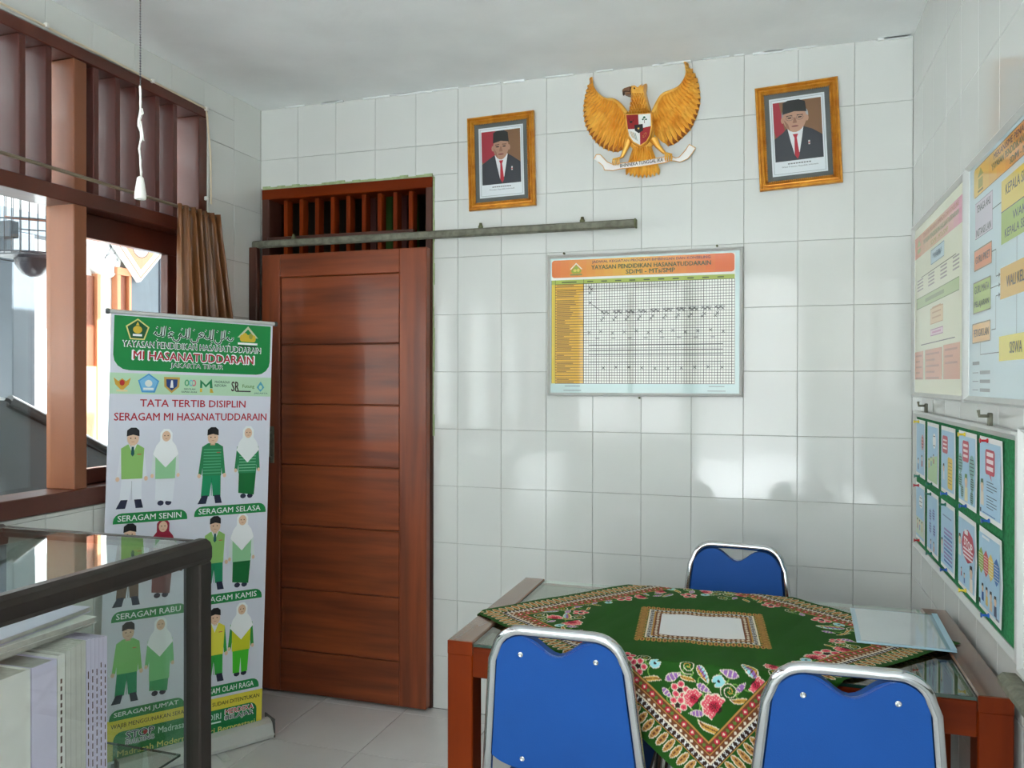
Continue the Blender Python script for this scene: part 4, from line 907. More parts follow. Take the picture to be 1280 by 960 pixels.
PN = ['corner-side', 'second', 'middle', 'fourth', 'far right']
for r_, (zt, zb) in enumerate(((1.308, 1.126), (1.093, 0.910))):
    for c_, (y0, y1) in enumerate(uy):
        for e_, z in (('top', zt), ('bottom', zb)):
            if (r_, c_, e_) in ((0, 1, 'top'), (0, 2, 'top'), (1, 3, 'top'), (1, 4, 'top')): continue
            kc = {(0, 0, 'top'): 'yellow', (0, 3, 'top'): 'yellow', (0, 4, 'top'): 'red', (1, 0, 'top'): 'red', (1, 0, 'bottom'): 'red', (1, 3, 'bottom'): 'yellow', (0, 0, 'bottom'): 'green', (0, 1, 'bottom'): 'green', (1, 1, 'top'): 'green', (1, 2, 'top'): 'green', (1, 1, 'bottom'): 'green'}.get((r_, c_, e_), 'blue')
            y = y0+(y1-y0)*(0.42 if e_ == 'top' else 0.5)
            t = tag(thing('pushpin', '%s pushpin at the %s of the %s sheet in the %s row' % (kc, e_, PN[c_], 'upper' if r_ == 0 else 'lower'), 'pushpin', (-0.0165, y, z), -PI/2), group='pushpins on the green board')
            obj('pin_head', MB().lathe([(0.0055, -0.004), (0.0052, -0.006), (0.0028, -0.008), (0.0028, -0.017), (0.0058, -0.019), (0.0056, -0.021)], (0, 0, 0), 10, 'y'), M['pin'][kc], t, 40)
            obj('needle', MB().tube([(0, -0.004, 0), (0, 0.004, 0)], 0.0006, 6), M['chrome'], t)

# whiteboard beyond the green board
wbd = wall_board('whiteboard', 'white dry-erase board in silver frame at the right edge beyond the green board', -1.452, 0.862, 1.2, 0.492, 0.012, 0.018)
obj('writing_surface', MB().box(0.008, -0.012, 0.008, 1.192, -0.001, 0.484), M['whiteboard'], wbd)
tw = at(1263, 835, 0, -0.035)
obj('pen_tray', MB().bbox(-0.012, -0.055, -0.035, 1.18, -0.012, -0.004, 0.010), M['steel'], wbd)

# ------------------------------------------------------------------ golden bird emblem
def build_bird():
    k = 170/1053
    def G(x, y): P = at(715+x*k, 70+y*k, 1, -0.03); return np.array([P[0]+1.0, P[2]-2.47])
    root = thing('bird_emblem', 'golden spread-winged bird emblem with shield and ribbon on the tiled wall', 'emblem', (-1.0, -0.002, 2.47))
    def spline(ps, n):
        ps = [np.array(p_, float) for p_ in ps]; d = np.r_[0, np.cumsum([np.linalg.norm(b-a) for a, b in zip(ps[:-1], ps[1:])])]; out = []
        for t_ in np.linspace(0, d[-1], n):
            i = min(max(np.searchsorted(d, t_)-1, 0), len(ps)-2); u = (t_-d[i])/(d[i+1]-d[i]+1e-9)
            p0, p1, p2, p3 = ps[max(i-1, 0)], ps[i], ps[i+1], ps[min(i+2, len(ps)-1)]
            out.append(0.5*((2*p1)+(-p0+p2)*u+(2*p0-5*p1+4*p2-p3)*u*u+(-p0+3*p1-3*p2+p3)*u**3))
        return out
    def feather(mb, a, b, w, y, bend):
        """raised tapered quill from a to b"""
        d = b-a; L_ = np.linalg.norm(d); d = d/(L_+1e-9); nrm = np.array([-d[1], d[0]]); v = []; f = []; S_ = 6
        for i in range(S_+1):
            s_ = i/S_; c = a+d*L_*s_+nrm*bend*math.sin(PI*s_); ww = w*(0.75+0.5*s_)*(1 if s_ < 0.8 else max(0.05, math.sqrt(max(0, 1-((s_-0.8)/0.2)**2))))
            yy = y+0.004*s_
            for q_, dy in ((-1, 0.004), (0, -0.0045), (1, 0.004)): p_ = c+nrm*ww*q_; v.append((p_[0], yy+dy, p_[1]))
        for i in range(S_):
            for j in range(2): a_ = i*3+j; f.append((a_, a_+1, a_+4, a_+3))
        mb.add(v, f)
    def wing(bone, trail, name):
        nb = 22; B = [G(*q) for q in spline(bone, nb)]; Tr = [G(*q) for q in spline(trail, nb)]
        wg = None
        mb = MB()
        outline = B+Tr[::-1]; mb.relief([tuple(p_) for p_ in outline], 0.0, -0.010, 0.04)
        wg = obj('wing', mb, M['gold_shade'], root)  # darker gold backing paints shade into the grooves between feathers
        for nm, frac, y, st in (('primary_feathers', 1.03, -0.014, 0), ('secondary_feathers', 0.66, -0.020, 1), ('covert_feathers', 0.40, -0.025, 0)):
            mf = MB()
            for i in range(nb):
                a = B[i]; b = a+(Tr[i]-a)*frac; L_ = np.linalg.norm(Tr[min(i+1, nb-1)]-Tr[max(i-1, 0)])/ (2 if 0 < i < nb-1 else 1)
                feather(mf, a, b, max(0.0045, L_*0.50*(0.55+0.45*frac)), y-0.00012*i, 0.006 if name[0] == 'l' else -0.006)
            tag(obj(nm, mf, M['gold_bird'], wg, 30), kind='stuff')
        pts = [(p_[0], -0.022, p_[1]) for p_ in B]; obj('wing_edge', MB().tube(pts, [0.011-0.008*i/(nb-1) for i in range(nb)], 8), M['gold_bird'], wg, 60)
    wing([(418, 445), (375, 385), (320, 340), (250, 330), (195, 290), (160, 235), (150, 165)], [(415, 690), (350, 728), (290, 722), (220, 690), (165, 640), (120, 575), (95, 515), (82, 420), (90, 320), (115, 225), (147, 160)], 'left_wing')
    wing([(628, 440), (655, 375), (700, 300), (770, 268), (830, 235), (870, 180), (886, 120), (872, 45)], [(648, 590), (690, 640), (740, 682), (800, 660), (862, 608), (915, 550), (945, 490), (975, 410), (990, 320), (975, 200), (935, 110), (874, 40)], 'right_wing')
    body = [(440, 440), (612, 440), (640, 560), (620, 680), (590, 730), (480, 730), (440, 680), (420, 560)]
    obj('body', MB().relief([tuple(G(*q)) for q in body], 0.0, -0.034, 0.35), M['gold_bird'], root, 40)
    nk = MB(); head = [(440, 450), (448, 400), (462, 345), (452, 304), (450, 262), (458, 226), (476, 236), (512, 240), (540, 214), (552, 236), (576, 210), (568, 272), (584, 330), (600, 390), (612, 450)]
    hd = obj('head', nk.relief([tuple(G(*q)) for q in head], 0.0, -0.045, 0.22), M['gold_bird'], root, 40)
    for bk in ([(458, 236), (430, 246), (402, 255), (387, 270), (391, 294), (404, 279), (432, 279), (458, 284)], [(458, 287), (430, 285), (408, 292), (438, 304), (458, 303)]):
        obj('beak', MB().relief([tuple(G(*q)) for q in bk], -0.004, -0.040, 0.2), M['beak'], hd, 40)
    obj('brow', MB().tube([(*G(462, 250)[:1], -0.046, G(462, 250)[1]), (*G(490, 246)[:1], -0.048, G(490, 246)[1]), (*G(515, 262)[:1], -0.046, G(515, 262)[1])], 0.003, 6), M['gold_bird'], hd, 60)
    sm = MB()
    for r_ in range(9):
        zc = 300+r_*17; n_ = 5+(r_ > 2)+(r_ > 5)
        x0_, x1_ = 472-r_*3.0, 565+r_*4.5
        for i in range(n_):
            xq = x0_+(x1_-x0_)*(i+0.5*(r_ % 2)*0.9+0.1)/n_; c = G(xq, zc); e_ = G(xq, zc+22); feather(sm, c, e_, 0.0042, -0.0485-0.0003*r_, 0)
    tag(obj('neck_feathers', sm, M['gold_bird'], hd, 30), kind='stuff')
    e_ = G(488, 262); obj('eye', MB().lathe([(0.0035, -0.044), (0.003, -0.048), (0.001, -0.049)], (e_[0], 0, e_[1]), 8, 'y'), M['wood_dark'], hd)
    tl = MB()
    for i in range(9):
        s_ = i/8; a = G(480+120*s_, 700); b = G(415+255*s_, 915+28*math.sin(PI*s_)); feather(tl, a, b, 0.0085, -0.018-0.004*math.sin(PI*s_), 0)
    for i in range(8):
        s_ = i/7; a = G(480+120*s_, 700); b = G(465+150*s_, 800+15*math.sin(PI*s_)); feather(tl, a, b, 0.0065, -0.026-0.003*math.sin(PI*s_), 0)
    tag(obj('tail', tl, M['gold_bird'], root, 30), kind='stuff')
    for nm, pts, cl in (('left_leg', [(440, 650), (415, 720), (385, 785)], (345, 830)), ('right_leg', [(632, 640), (665, 700), (715, 750)], (750, 800))):
        P_ = [G(*q) for q in pts]; lg_ = obj('leg', MB().tube([(q[0], -0.028, q[1]) for q in P_], [0.016, 0.010, 0.007], 8), M['gold_bird'], root, 60)
        c = G(*cl); top_ = P_[-1]
        for i in range(4):
            ox_ = (-1.5+i)*0.0065; obj('claw', MB().tube([(top_[0], -0.030, top_[1]), (c[0]+ox_*1.2, -0.042, (c[1]+top_[1])/2+0.002), (c[0]+ox_*1.3, -0.043, c[1]-0.001), (c[0]+ox_*1.1, -0.034, c[1]-0.010)], [0.004, 0.0038, 0.0032, 0.001], 6), M['gold_bird'], lg_, 60)
    # shield
    sh = [(412, 458), (628, 446), (632, 560), (618, 630), (590, 680), (538, 718), (480, 688), (442, 640), (424, 570)]
    so_ = obj('shield', MB().relief([tuple(G(*q)) for q in sh], -0.03, -0.052, 0.06), M['gold_bird'], root)
    pr = Pr(-0.0524); g_ = lambda l_: [tuple(G(*q)) for q in l_]
    pr.poly(g_([(428, 472), (520, 467), (525, 580), (440, 580)]), (150, 22, 28), 1); pr.poly(g_([(520, 467), (615, 461), (618, 556), (525, 580)]), (232, 234, 230), 1)
    pr.poly(g_([(440, 580), (532, 575), (535, 702), (484, 676), (452, 632)]), (232, 232, 228), 1); pr.poly(g_([(532, 575), (618, 556), (606, 628), (582, 670), (535, 702)]), (160, 26, 32), 1)
    pr.poly(g_([(490, 548), (555, 540), (558, 590), (525, 612), (494, 592)]), (20, 18, 20), 2)
    st_ = G(522, 575); pr.poly([(st_[0]+(0.0055 if i % 2 == 0 else 0.0024)*math.sin(i*PI/5), st_[1]+(0.0055 if i % 2 == 0 else 0.0024)*math.cos(i*PI/5)) for i in range(10)], (222, 180, 80), 3)
    for x_, y_, r_ in ((566, 490, 5.2e-3), (556, 505, 4e-3), (580, 505, 4e-3)): c = G(x_, y_); pr.ell(c[0], c[1], r_, r_*0.9, (32, 92, 66), 2, 10)
    c0, c1 = G(568, 505), G(568, 535); pr.line(c0, c1, 0.002, (90, 60, 40), 2)
    c = G(465, 525); pr.ell(c[0], c[1], 0.006, 0.005, (24, 18, 18), 2, 9); pr.line(G(448, 500), G(452, 520), 0.002, (24, 18, 18), 2); pr.line(G(485, 505), G(478, 520), 0.002, (24, 18, 18), 2)
    for i in range(5): pr.line(G(458+10*i, 595+4*i), G(476+9*i, 645+6*i), 0.0016, (178, 140, 60) if i < 3 else (50, 90, 60), 2)
    for i in range(8):
        a = i*PI/4; c = G(570, 625); pr.ell(c[0]+0.006*math.cos(a)+0.003*math.sin(a), c[1]+0.008*math.sin(a)+0.002*math.cos(a), 0.0013, 0.0013, (220, 180, 80), 2, 6)
    pr.build('shield_fields', M['print'], so_)
    # ribbon
    rb = MB(); up_ = [(165, 790), (185, 760), (215, 760), (275, 822), (320, 842), (370, 835), (540, 815), (712, 785), (760, 770), (800, 790), (830, 780), (880, 720), (905, 678), (955, 705)]
    lo_ = [(200, 815), (235, 845), (250, 880), (285, 885), (320, 888), (372, 878), (545, 858), (720, 830), (762, 812), (795, 812), (835, 820), (895, 790), (930, 745), (952, 710)]
    U_ = [G(*q) for q in up_]; L2 = [G(*q) for q in lo_]; dy = [-0.014, -0.02, -0.02, -0.026, -0.030, -0.034, -0.036, -0.034, -0.030, -0.026, -0.022, -0.018, -0.016, -0.014]; v = []; f = []
    for a, b, y in zip(U_, L2, dy): v += [(a[0], y, a[1]), (b[0], y, b[1]), (a[0], y+0.004, a[1]), (b[0], y+0.004, b[1])]
    for i in range(len(U_)-1):
        a = i*4; f += [(a, a+1, a+5, a+4), (a+2, a+6, a+7, a+3), (a, a+4, a+6, a+2), (a+1, a+3, a+7, a+5)]
    rbn = obj('ribbon', rb.add(v, f), M['book_white'], root, 40)
    for E_ in (U_, L2): obj('ribbon_edge', MB().tube([(q[0], y-0.001, q[1]) for q, y in zip(E_, dy)], 0.0014, 6), M['gold_bird'], rbn, 60)
    pt = Pr(-0.0372); a, b, c = G(376, 868), G(706, 820), G(376, 842)
    pt.text('BHINNEKA TUNGGAL IKA', a[0], a[1], b[0], c[1]+0.0005, (30, 30, 32), 2, 0.01, slope=b[1]-a[1]); pt.build('motto_lettering', M['print'], rbn)
build_bird()

# ------------------------------------------------------------------ roll-up banner
def build_banner():
    dv = np.array([0.5403, 0.8415]); P0 = np.array([-2.458, -0.461])-0.28*dv+np.array([0.016, -0.004])
    t = thing('rollup_banner', 'white and green roll-up uniform banner standing beside the door', 'banner', (P0[0], P0[1], 0), math.atan2(dv[1], dv[0]))
    X0, X1 = -0.356, 0.250; LEAN = -math.radians(1.7)
    bs = MB(); prof = [(-0.045, 0.006), (-0.048, 0.02), (-0.030, 0.062), (-0.008, 0.072), (0.02, 0.07), (0.042, 0.05), (0.045, 0.006)]
    n = len(prof); v = [(-0.296, y, z) for y, z in prof]+[(0.288, y, z) for y, z in prof]
    base = obj('base_case', bs.add(v, [tuple(range(n))[::-1], tuple(range(n, 2*n))]+[(i, (i+1) % n, n+(i+1) % n, n+i) for i in range(n)]), M['alu'], t)
    for x in (-0.296, 0.288): obj('end_plate', MB().bbox(x-0.003, -0.047, 0.005, x+0.003, 0.046, 0.078, 0.001), M['grey_mat'], base)
    ft = MB(); q = [(0.07+0.012*math.cos(a), -0.115+0.012*math.sin(a)) for a in np.linspace(PI, 2*PI, 7)]; pts = q+[(0.094, 0.09), (0.046, 0.09)]
    for x in (0.07, -0.20): obj('foot', MB().add([(a+x-0.07, b, z) for z in (0.0, 0.005) for a, b in pts], [tuple(range(9)), tuple(range(9, 18))]+[(i, (i+1) % 9, 9+(i+1) % 9, 9+i) for i in range(9)]), M['alu'], base)
    pole = obj('support_pole', MB().tube([(-0.05, 0.03, 0.06), (0.0, 0.012, 1.66)], 0.008, 10), M['alu'], t, 60)
    fb = obj('banner_sheet', MB().box(X0, -0.0012, 0.02, X1, 0.0, 1.652), M['banner'], t); fb.location = (0, 0, 0.05-0.05*math.cos(LEAN)); fb.rotation_euler = (0, -LEAN, 0); fb.location = (0, 0, 0.0)
    fb.location.z = 0.05; fb.data.transform(Matrix.Translation((0, 0, 0)))
    bar = MB().tube([(X0-0.008, -0.001, 1.652), (X1+0.008, -0.001, 1.652)], 0.008, 10); tp = obj('top_bar', bar, M['alu'], fb, 60)
    for x in (X0-0.012, X1+0.012): obj('bar_cap', MB().lathe([(0.010, -0.006), (0.0105, 0.0), (0.009, 0.006)], (x, -0.001, 1.652), 12, 'x'), M['grey_mat'], fb)
    p = Pr(-0.0014); GR = (22, 132, 66); RED = (176, 32, 52); BK = (30, 36, 34); WH = (236, 238, 240)
    p.rect(X0, 0.03, X1, 1.644, (214, 216, 228), 1)
    # heading panel
    p.rrect(-0.346, 1.442, 0.242, 1.640, 0.055, GR, 2, '1100'); 
    p.text('YAYASAN PENDIDIKAN HASANATUDDARAIN', -0.316, 1.527, 0.203, 1.551, WH, 3, 0.05); p.text('YAYASAN PENDIDIKAN HASANATUDDARAIN', -0.314, 1.529, 0.201, 1.549, BK, 4, 0.0)
    p.text('MI HASANATUDDARAIN', -0.281, 1.481, 0.177, 1.517, WH, 3, 0.07); p.text('MI HASANATUDDARAIN', -0.277, 1.484, 0.173, 1.514, RED, 4, 0.022)
    p.text('JAKARTA TIMUR', -0.145, 1.453, 0.052, 1.475, WH, 3, 0.05); p.text('JAKARTA TIMUR', -0.144, 1.454, 0.051, 1.474, BK, 4, 0.0)
    pen = lambda cx, cz, r, rot=0: [(cx+r*math.sin(rot+i*2*PI/5), cz+r*math.cos(rot+i*2*PI/5)) for i in range(5)]
    p.poly(pen(-0.266, 1.590, 0.043), (214, 206, 130), 3); p.poly(pen(-0.266, 1.590, 0.037), (24, 84, 48), 4); p.ell(-0.266, 1.592, 0.016, 0.014, (206, 176, 60), 5); p.rect(-0.282, 1.568, -0.250, 1.576, WH, 5); p.poly([(-0.266, 1.622), (-0.272, 1.608), (-0.260, 1.608)], (220, 190, 70), 5)
    p.poly([(0.106, 1.588), (0.148, 1.634), (0.190, 1.588), (0.180, 1.588), (0.148, 1.622), (0.116, 1.588)], (196, 196, 170), 3); p.rrect(0.116, 1.572, 0.180, 1.600, 0.010, (206, 176, 50), 4); p.ell(0.136, 1.597, 0.010, 0.010, (206, 176, 50), 5); p.ell(0.160, 1.595, 0.008, 0.012, (150, 150, 60), 5); p.rect(0.108, 1.560, 0.188, 1.568, WH, 4); p.rect(0.112, 1.551, 0.184, 1.556, BK, 4)
    # Arabic heading written as a run of brush strokes, right to left
    rs = random.Random(3); xa = 0.080
    def brush(pts, w, col, L):
        for a, b in zip(pts[:-1], pts[1:]): p.line(a, b, w, col, L)
    strokes = []
    for k in range(13):
        xk = 0.078-0.0225*k; kind = [0, 1, 2, 1, 0, 3, 2, 1, 0, 2, 3, 1, 0][k]; zb = 1.575+0.003*math.sin(k*1.7)
        if kind == 0: strokes.append([(xk+0.010*math.cos(a), zb+0.007+0.010*math.sin(a)) for a in np.linspace(0.4, -3.6, 9)]+[(xk-0.016, zb)])
        elif kind == 1: strokes += [[(xk, 1.612), (xk-0.003, zb), (xk-0.012, zb-0.002)], [(xk-0.011, 1.608), (xk-0.012, zb)]]
        elif kind == 2: strokes.append([(xk+0.012, zb+0.002)]+[(xk-0.004+0.013*math.cos(a), zb-0.004+0.014*math.sin(a)) for a in np.linspace(0.2, -3.3, 8)])
        else: strokes.append([(xk+0.010, zb+0.014), (xk, zb+0.019), (xk-0.010, zb+0.010), (xk+0.004, zb+0.004), (xk-0.012, zb)])
        if k % 2 == 0: strokes.append([(xk-0.004, 1.603), (xk-0.009, 1.606)])
        if k % 3 == 0: strokes.append([(xk-0.003, 1.557), (xk-0.008, 1.559)])
    for st in strokes: brush(st, 0.0085, WH, 3)
    for st in strokes: brush(st, 0.0042, (36, 60, 44), 4)
    # row of logos
    p.rect(X0, 1.356, X1, 1.432, (182, 216, 184), 2)
    p.poly([(-0.342, 1.415), (-0.326, 1.402), (-0.313, 1.412), (-0.300, 1.402), (-0.284, 1.415), (-0.290, 1.390), (-0.313, 1.366), (-0.336, 1.390)], (206, 160, 60), 3); p.ell(-0.313, 1.396, 0.009, 0.011, (176, 40, 44), 4, 8); p.rect(-0.332, 1.364, -0.294, 1.371, (226, 210, 160), 4)
    p.poly(pen(-0.222, 1.394, 0.039), (74, 150, 206), 3); p.poly(pen(-0.222, 1.394, 0.033), (120, 184, 222), 4); p.ell(-0.222, 1.396, 0.013, 0.013, (222, 226, 220), 5); p.rect(-0.240, 1.372, -0.204, 1.380, (230, 232, 232), 5)
    p.poly([(-0.168, 1.422), (-0.110, 1.422), (-0.112, 1.386), (-0.139, 1.362), (-0.166, 1.386)], (196, 160, 80), 3); p.poly([(-0.160, 1.414), (-0.118, 1.414), (-0.120, 1.388), (-0.139, 1.371), (-0.158, 1.388)], (36, 66, 130), 4); p.poly([(-0.142, 1.410), (-0.136, 1.410), (-0.133, 1.382), (-0.145, 1.382)], WH, 5)
    for dx, c in ((-0.012, (90, 170, 120)), (0.004, (120, 190, 200)), (0.014, (210, 120, 130))): p.ell(-0.072+dx, 1.402, 0.009, 0.013, c, 3, 10); p.ell(-0.072+dx, 1.402, 0.004, 0.008, (182, 216, 184), 4, 8)
    p.text('SEKOLAH', -0.094, 1.375, -0.052, 1.382, (60, 90, 80), 3, 0.01); p.text('RAMAH ANAK', -0.102, 1.364, -0.044, 1.371, (60, 90, 80), 3, 0.01)
    p.poly([(-0.034, 1.384), (-0.034, 1.416), (-0.012, 1.396), (0.010, 1.420), (0.014, 1.384), (0.004, 1.384), (0.002, 1.402), (-0.012, 1.386), (-0.026, 1.402), (-0.026, 1.384)], (30, 130, 80), 3); p.poly([(-0.034, 1.368), (-0.026, 1.368), (-0.026, 1.382), (-0.034, 1.382)], (214, 180, 60), 3); p.poly([(0.004, 1.366), (0.018, 1.366), (0.012, 1.382), (0.004, 1.382)], (214, 180, 60), 3)
    p.text('MADRASAH', 0.022, 1.404, 0.080, 1.414, (40, 90, 70), 3, 0.01); p.text('REFORM', 0.022, 1.390, 0.066, 1.400, (40, 90, 70), 3, 0.01)
    p.text('SR', 0.088, 1.374, 0.118, 1.412, (60, 40, 40), 3, 0.02); p.text('Futung', 0.132, 1.385, 0.180, 1.402, (90, 140, 60), 3); p.rect(0.106, 1.372, 0.166, 1.377, (60, 60, 60), 3)
    p.poly([(0.206, 1.416), (0.222, 1.392), (0.206, 1.374), (0.190, 1.392)], (90, 170, 190), 3); p.ell(0.206, 1.392, 0.007, 0.009, (182, 216, 184), 4, 8); p.text('JAKARTA', 0.180, 1.364, 0.236, 1.371, (70, 120, 110), 3)
    p.text('TATA TERTIB DISIPLIN', -0.249, 1.310, 0.146, 1.337, RED, 2, 0.02); p.text('SERAGAM MI HASANATUDDARAIN', -0.336, 1.259, 0.234, 1.287, RED, 2, 0.02)
    SK = (226, 190, 162); SHOE = (36, 40, 66)
    def boy(cx, top, foot, shirt, pants, vest=None, tie=True, pat=None, sc_=1.0):
        h = top-foot; u = h/0.295; X = lambda a: cx+a*u; Zf = lambda a: foot+a*u
        p.poly([(X(-.052), Zf(0)), (X(-.020), Zf(0)), (X(-.012), Zf(.032)), (X(-.036), Zf(.032))], SHOE, 4); p.poly([(X(.010), Zf(.032)), (X(.034), Zf(.032)), (X(.042), Zf(0)), (X(.016), Zf(0))], SHOE, 4)
        p.poly([(X(-.040), Zf(.028)), (X(-.008), Zf(.028)), (X(0), Zf(.09)), (X(.006), Zf(.028)), (X(.036), Zf(.028)), (X(.034), Zf(.125)), (X(-.034), Zf(.125))], pants, 3)
        p.line((X(0), Zf(.03)), (X(0), Zf(.10)), 0.002, tuple(int(c*0.8) for c in pants), 4)
        p.poly([(X(-.052), Zf(.115)), (X(-.040), Zf(.112)), (X(-.030), Zf(.20)), (X(-.040), Zf(.222))], shirt, 3); p.poly([(X(.052), Zf(.115)), (X(.040), Zf(.112)), (X(.030), Zf(.20)), (X(.040), Zf(.222))], shirt, 3)
        p.poly([(X(-.036), Zf(.108)), (X(.036), Zf(.108)), (X(.040), Zf(.220)), (X(.018), Zf(.234)), (X(-.018), Zf(.234)), (X(-.040), Zf(.220))], shirt if vest is None else vest, 4)
        if pat:
            for k in range(9): p.rect(X(-.034), Zf(.116+.0115*k), X(.034), Zf(.1195+.0115*k), pat, 5)
        if vest is not None: p.poly([(X(-.014), Zf(.234)), (X(.014), Zf(.234)), (X(0), Zf(.198))], WH, 5)
        if tie: p.poly([(X(-.004), Zf(.226)), (X(.004), Zf(.226)), (X(.006), Zf(.198)), (X(0), Zf(.190)), (X(-.006), Zf(.198))], (24, 90, 90), 6)
        for s_ in (-1, 1): p.ell(X(s_*.049), Zf(.108), .007*u, .009*u, SK, 5, 8)
        p.rect(X(-.009), Zf(.226), X(.009), Zf(.245), (206, 168, 140), 5); p.ell(X(0), Zf(.256), .0205*u, .026*u, SK, 6, 14)
        p.poly([(X(-.022), Zf(.264)), (X(-.021), Zf(.286)), (X(-.008), Zf(.296)), (X(.010), Zf(.296)), (X(.021), Zf(.286)), (X(.022), Zf(.264)), (X(0), Zf(.270))], (28, 28, 32), 7)
        for s_ in (-1, 1): p.ell(X(s_*.008), Zf(.257), .0028*u, .0022*u, (60, 44, 40), 7, 6)
        p.rect(X(-.005), Zf(.243), X(.005), Zf(.2445), (176, 100, 92), 7); p.rect(X(.016), Zf(.196), X(.030), Zf(.199), (200, 80, 70), 6)
    def girl(cx, top, foot, veil, tunic, skirt, trous=False, pat=None, long_=False, arm=None):
        h = top-foot; u = h/0.285; X = lambda a: cx+a*u; Zf = lambda a: foot+a*u
        p.ell(X(-.014), Zf(.007), .012*u, .010*u, SHOE, 3, 8); p.ell(X(.014), Zf(.007), .012*u, .010*u, SHOE, 3, 8)
        if trous: p.poly([(X(-.030), Zf(.012)), (X(-.004), Zf(.012)), (X(0), Zf(.07)), (X(.004), Zf(.012)), (X(.028), Zf(.012)), (X(.034), Zf(.125)), (X(-.034), Zf(.125))], skirt, 4)
        else: p.poly([(X(-.034), Zf(.020)), (X(.030), Zf(.010)), (X(.038), Zf(.125)), (X(-.034), Zf(.125))], skirt, 4)
        arm = arm or tunic
        for s_ in (-1, 1): p.poly([(X(s_*.052), Zf(.112)), (X(s_*.040), Zf(.108)), (X(s_*.028), Zf(.20)), (X(s_*.044), Zf(.205))], arm, 3); p.ell(X(s_*.047), Zf(.110), .006*u, .008*u, SK, 4, 8)
        zb_ = .055 if long_ else .098
        p.poly([(X(-.036), Zf(zb_)), (X(.036), Zf(zb_)), (X(.038), Zf(.21)), (X(-.038), Zf(.21))], tunic, 5)
        if pat:
            for k in range(7): p.rect(X(-.034), Zf(zb_+.008+.0115*k), X(.034), Zf(zb_+.0115+.0115*k), pat, 6)
        p.poly([(X(-.046), Zf(.190)), (X(0), Zf(.140)), (X(.046), Zf(.190)), (X(.036), Zf(.222)), (X(.022), Zf(.240)), (X(.022), Zf(.270)), (X(.010), Zf(.285)), (X(-.010), Zf(.285)), (X(-.022), Zf(.270)), (X(-.022), Zf(.240)), (X(-.036), Zf(.222))], veil, 7)
        p.ell(X(0), Zf(.258), .0155*u, .020*u, SK, 8, 14)
        for s_ in (-1, 1): p.ell(X(s_*.006), Zf(.260), .0024*u, .002*u, (60, 44, 40), 9, 6)
        p.rect(X(-.004), Zf(.248), X(.004), Zf(.2495), (176, 100, 92), 9)
    VG, VW = (144, 192, 108), (240, 242, 244); GP = (24, 140, 94); DG = (20, 108, 54); LGc = (150, 204, 156)
    boy(-0.270, 1.232, 0.938, (222, 226, 234), (224, 228, 236), VG, True); girl(-0.153, 1.227, 0.944, VW, LGc, (224, 228, 236), arm=(214, 224, 224))
    boy(0.021, 1.232, 0.937, (40, 132, 84), GP, None, False, (90, 176, 130)); girl(0.161, 1.236, 0.952, (230, 234, 236), (40, 132, 84), DG, pat=(120, 190, 150))
    boy(-0.271, 0.882, 0.583, (120, 92, 70), (110, 84, 70), None, False); girl(-0.155, 0.890, 0.600, (150, 26, 52), (128, 70, 72), (112, 66, 66))
    boy(0.040, 0.886, 0.599, (222, 226, 234), GP, VG, True); girl(0.148, 0.890, 0.600, VW, LGc, DG, arm=(214, 224, 224))
    boy(-0.266, 0.524, 0.232, (130, 196, 110), GP, None, False); girl(-0.153, 0.524, 0.237, VW, (120, 196, 128), (46, 156, 92), long_=True)
    boy(0.050, 0.528, 0.240, (50, 160, 62), (50, 160, 62), (226, 216, 70), False); girl(0.156, 0.535, 0.248, VW, (206, 206, 40), (70, 190, 40), True, arm=(50, 150, 60))
    def pill(x0, x1, z, txt):
        x1 = min(x1, 0.243); p.rrect(x0, z-0.019, x1, z+0.019, 0.030, GR, 8, '0011')
        p.text(txt, x0+0.016, z-0.0105, x1-0.022, z+0.0105, WH, 9, 0.012)
    for x0, x1, z, txt in ((-0.330, -0.068, 0.903, 'SERAGAM SENIN'), (-0.042, 0.242, 0.908, 'SERAGAM SELASA'), (-0.325, -0.060, 0.548, 'SERAGAM RABU'), (-0.036, 0.236, 0.564, 'SERAGAM KAMIS'), (-0.322, -0.058, 0.192, "SERAGAM JUM'AT"), (-0.036, 0.234, 0.206, 'SERAGAM OLAH RAGA')): pill(x0, x1, z, txt)
    p.rect(-0.330, 0.030, 0.250, 0.176, (222, 206, 66), 2); p.text('WAJIB MENGGUNAKAN SERAGAM YANG SUDAH DITENTUKAN', -0.315, 0.140, 0.238, 0.160, BK, 3, 0.006)
    p.rrect(-0.306, 0.030, 0.228, 0.130, 0.03, (20, 124, 66), 3, '0011')
    p.text('STOP', -0.262, 0.098, -0.165, 0.124, WH, 4, 0.11); p.text('BULLYING', -0.262, 0.078, -0.165, 0.094, WH, 4, 0.14); p.text('STOP', -0.262, 0.098, -0.165, 0.124, (46, 60, 84), 5, 0.03); p.text('BULLYING', -0.262, 0.078, -0.165, 0.094, (46, 60, 84), 5, 0.02); p.ell(-0.196, 0.110, 0.008, 0.008, (176, 40, 50), 6)
    p.text('Madrasah MANDIRI', -0.150, 0.092, 0.085, 0.116, (206, 230, 220), 4, 0.01); p.rect(0.02, 0.078, 0.085, 0.084, (206, 230, 220), 4)
    p.text('MERDEKA', 0.100, 0.104, 0.215, 0.124, WH, 4, 0.09); p.text('MERDEKA', 0.102, 0.105, 0.213, 0.123, (186, 36, 56), 5, 0.02); p.text('BELAJAR', 0.100, 0.078, 0.215, 0.099, WH, 4, 0.09); p.text('BELAJAR', 0.102, 0.079, 0.213, 0.098, (40, 44, 60), 5, 0.02)
    p.text('Madrasah Modern Mandiri Berprestasi', -0.290, 0.034, 0.222, 0.062, (226, 214, 120), 4, 0.012)
    p.build('banner_print', M['print'], fb)
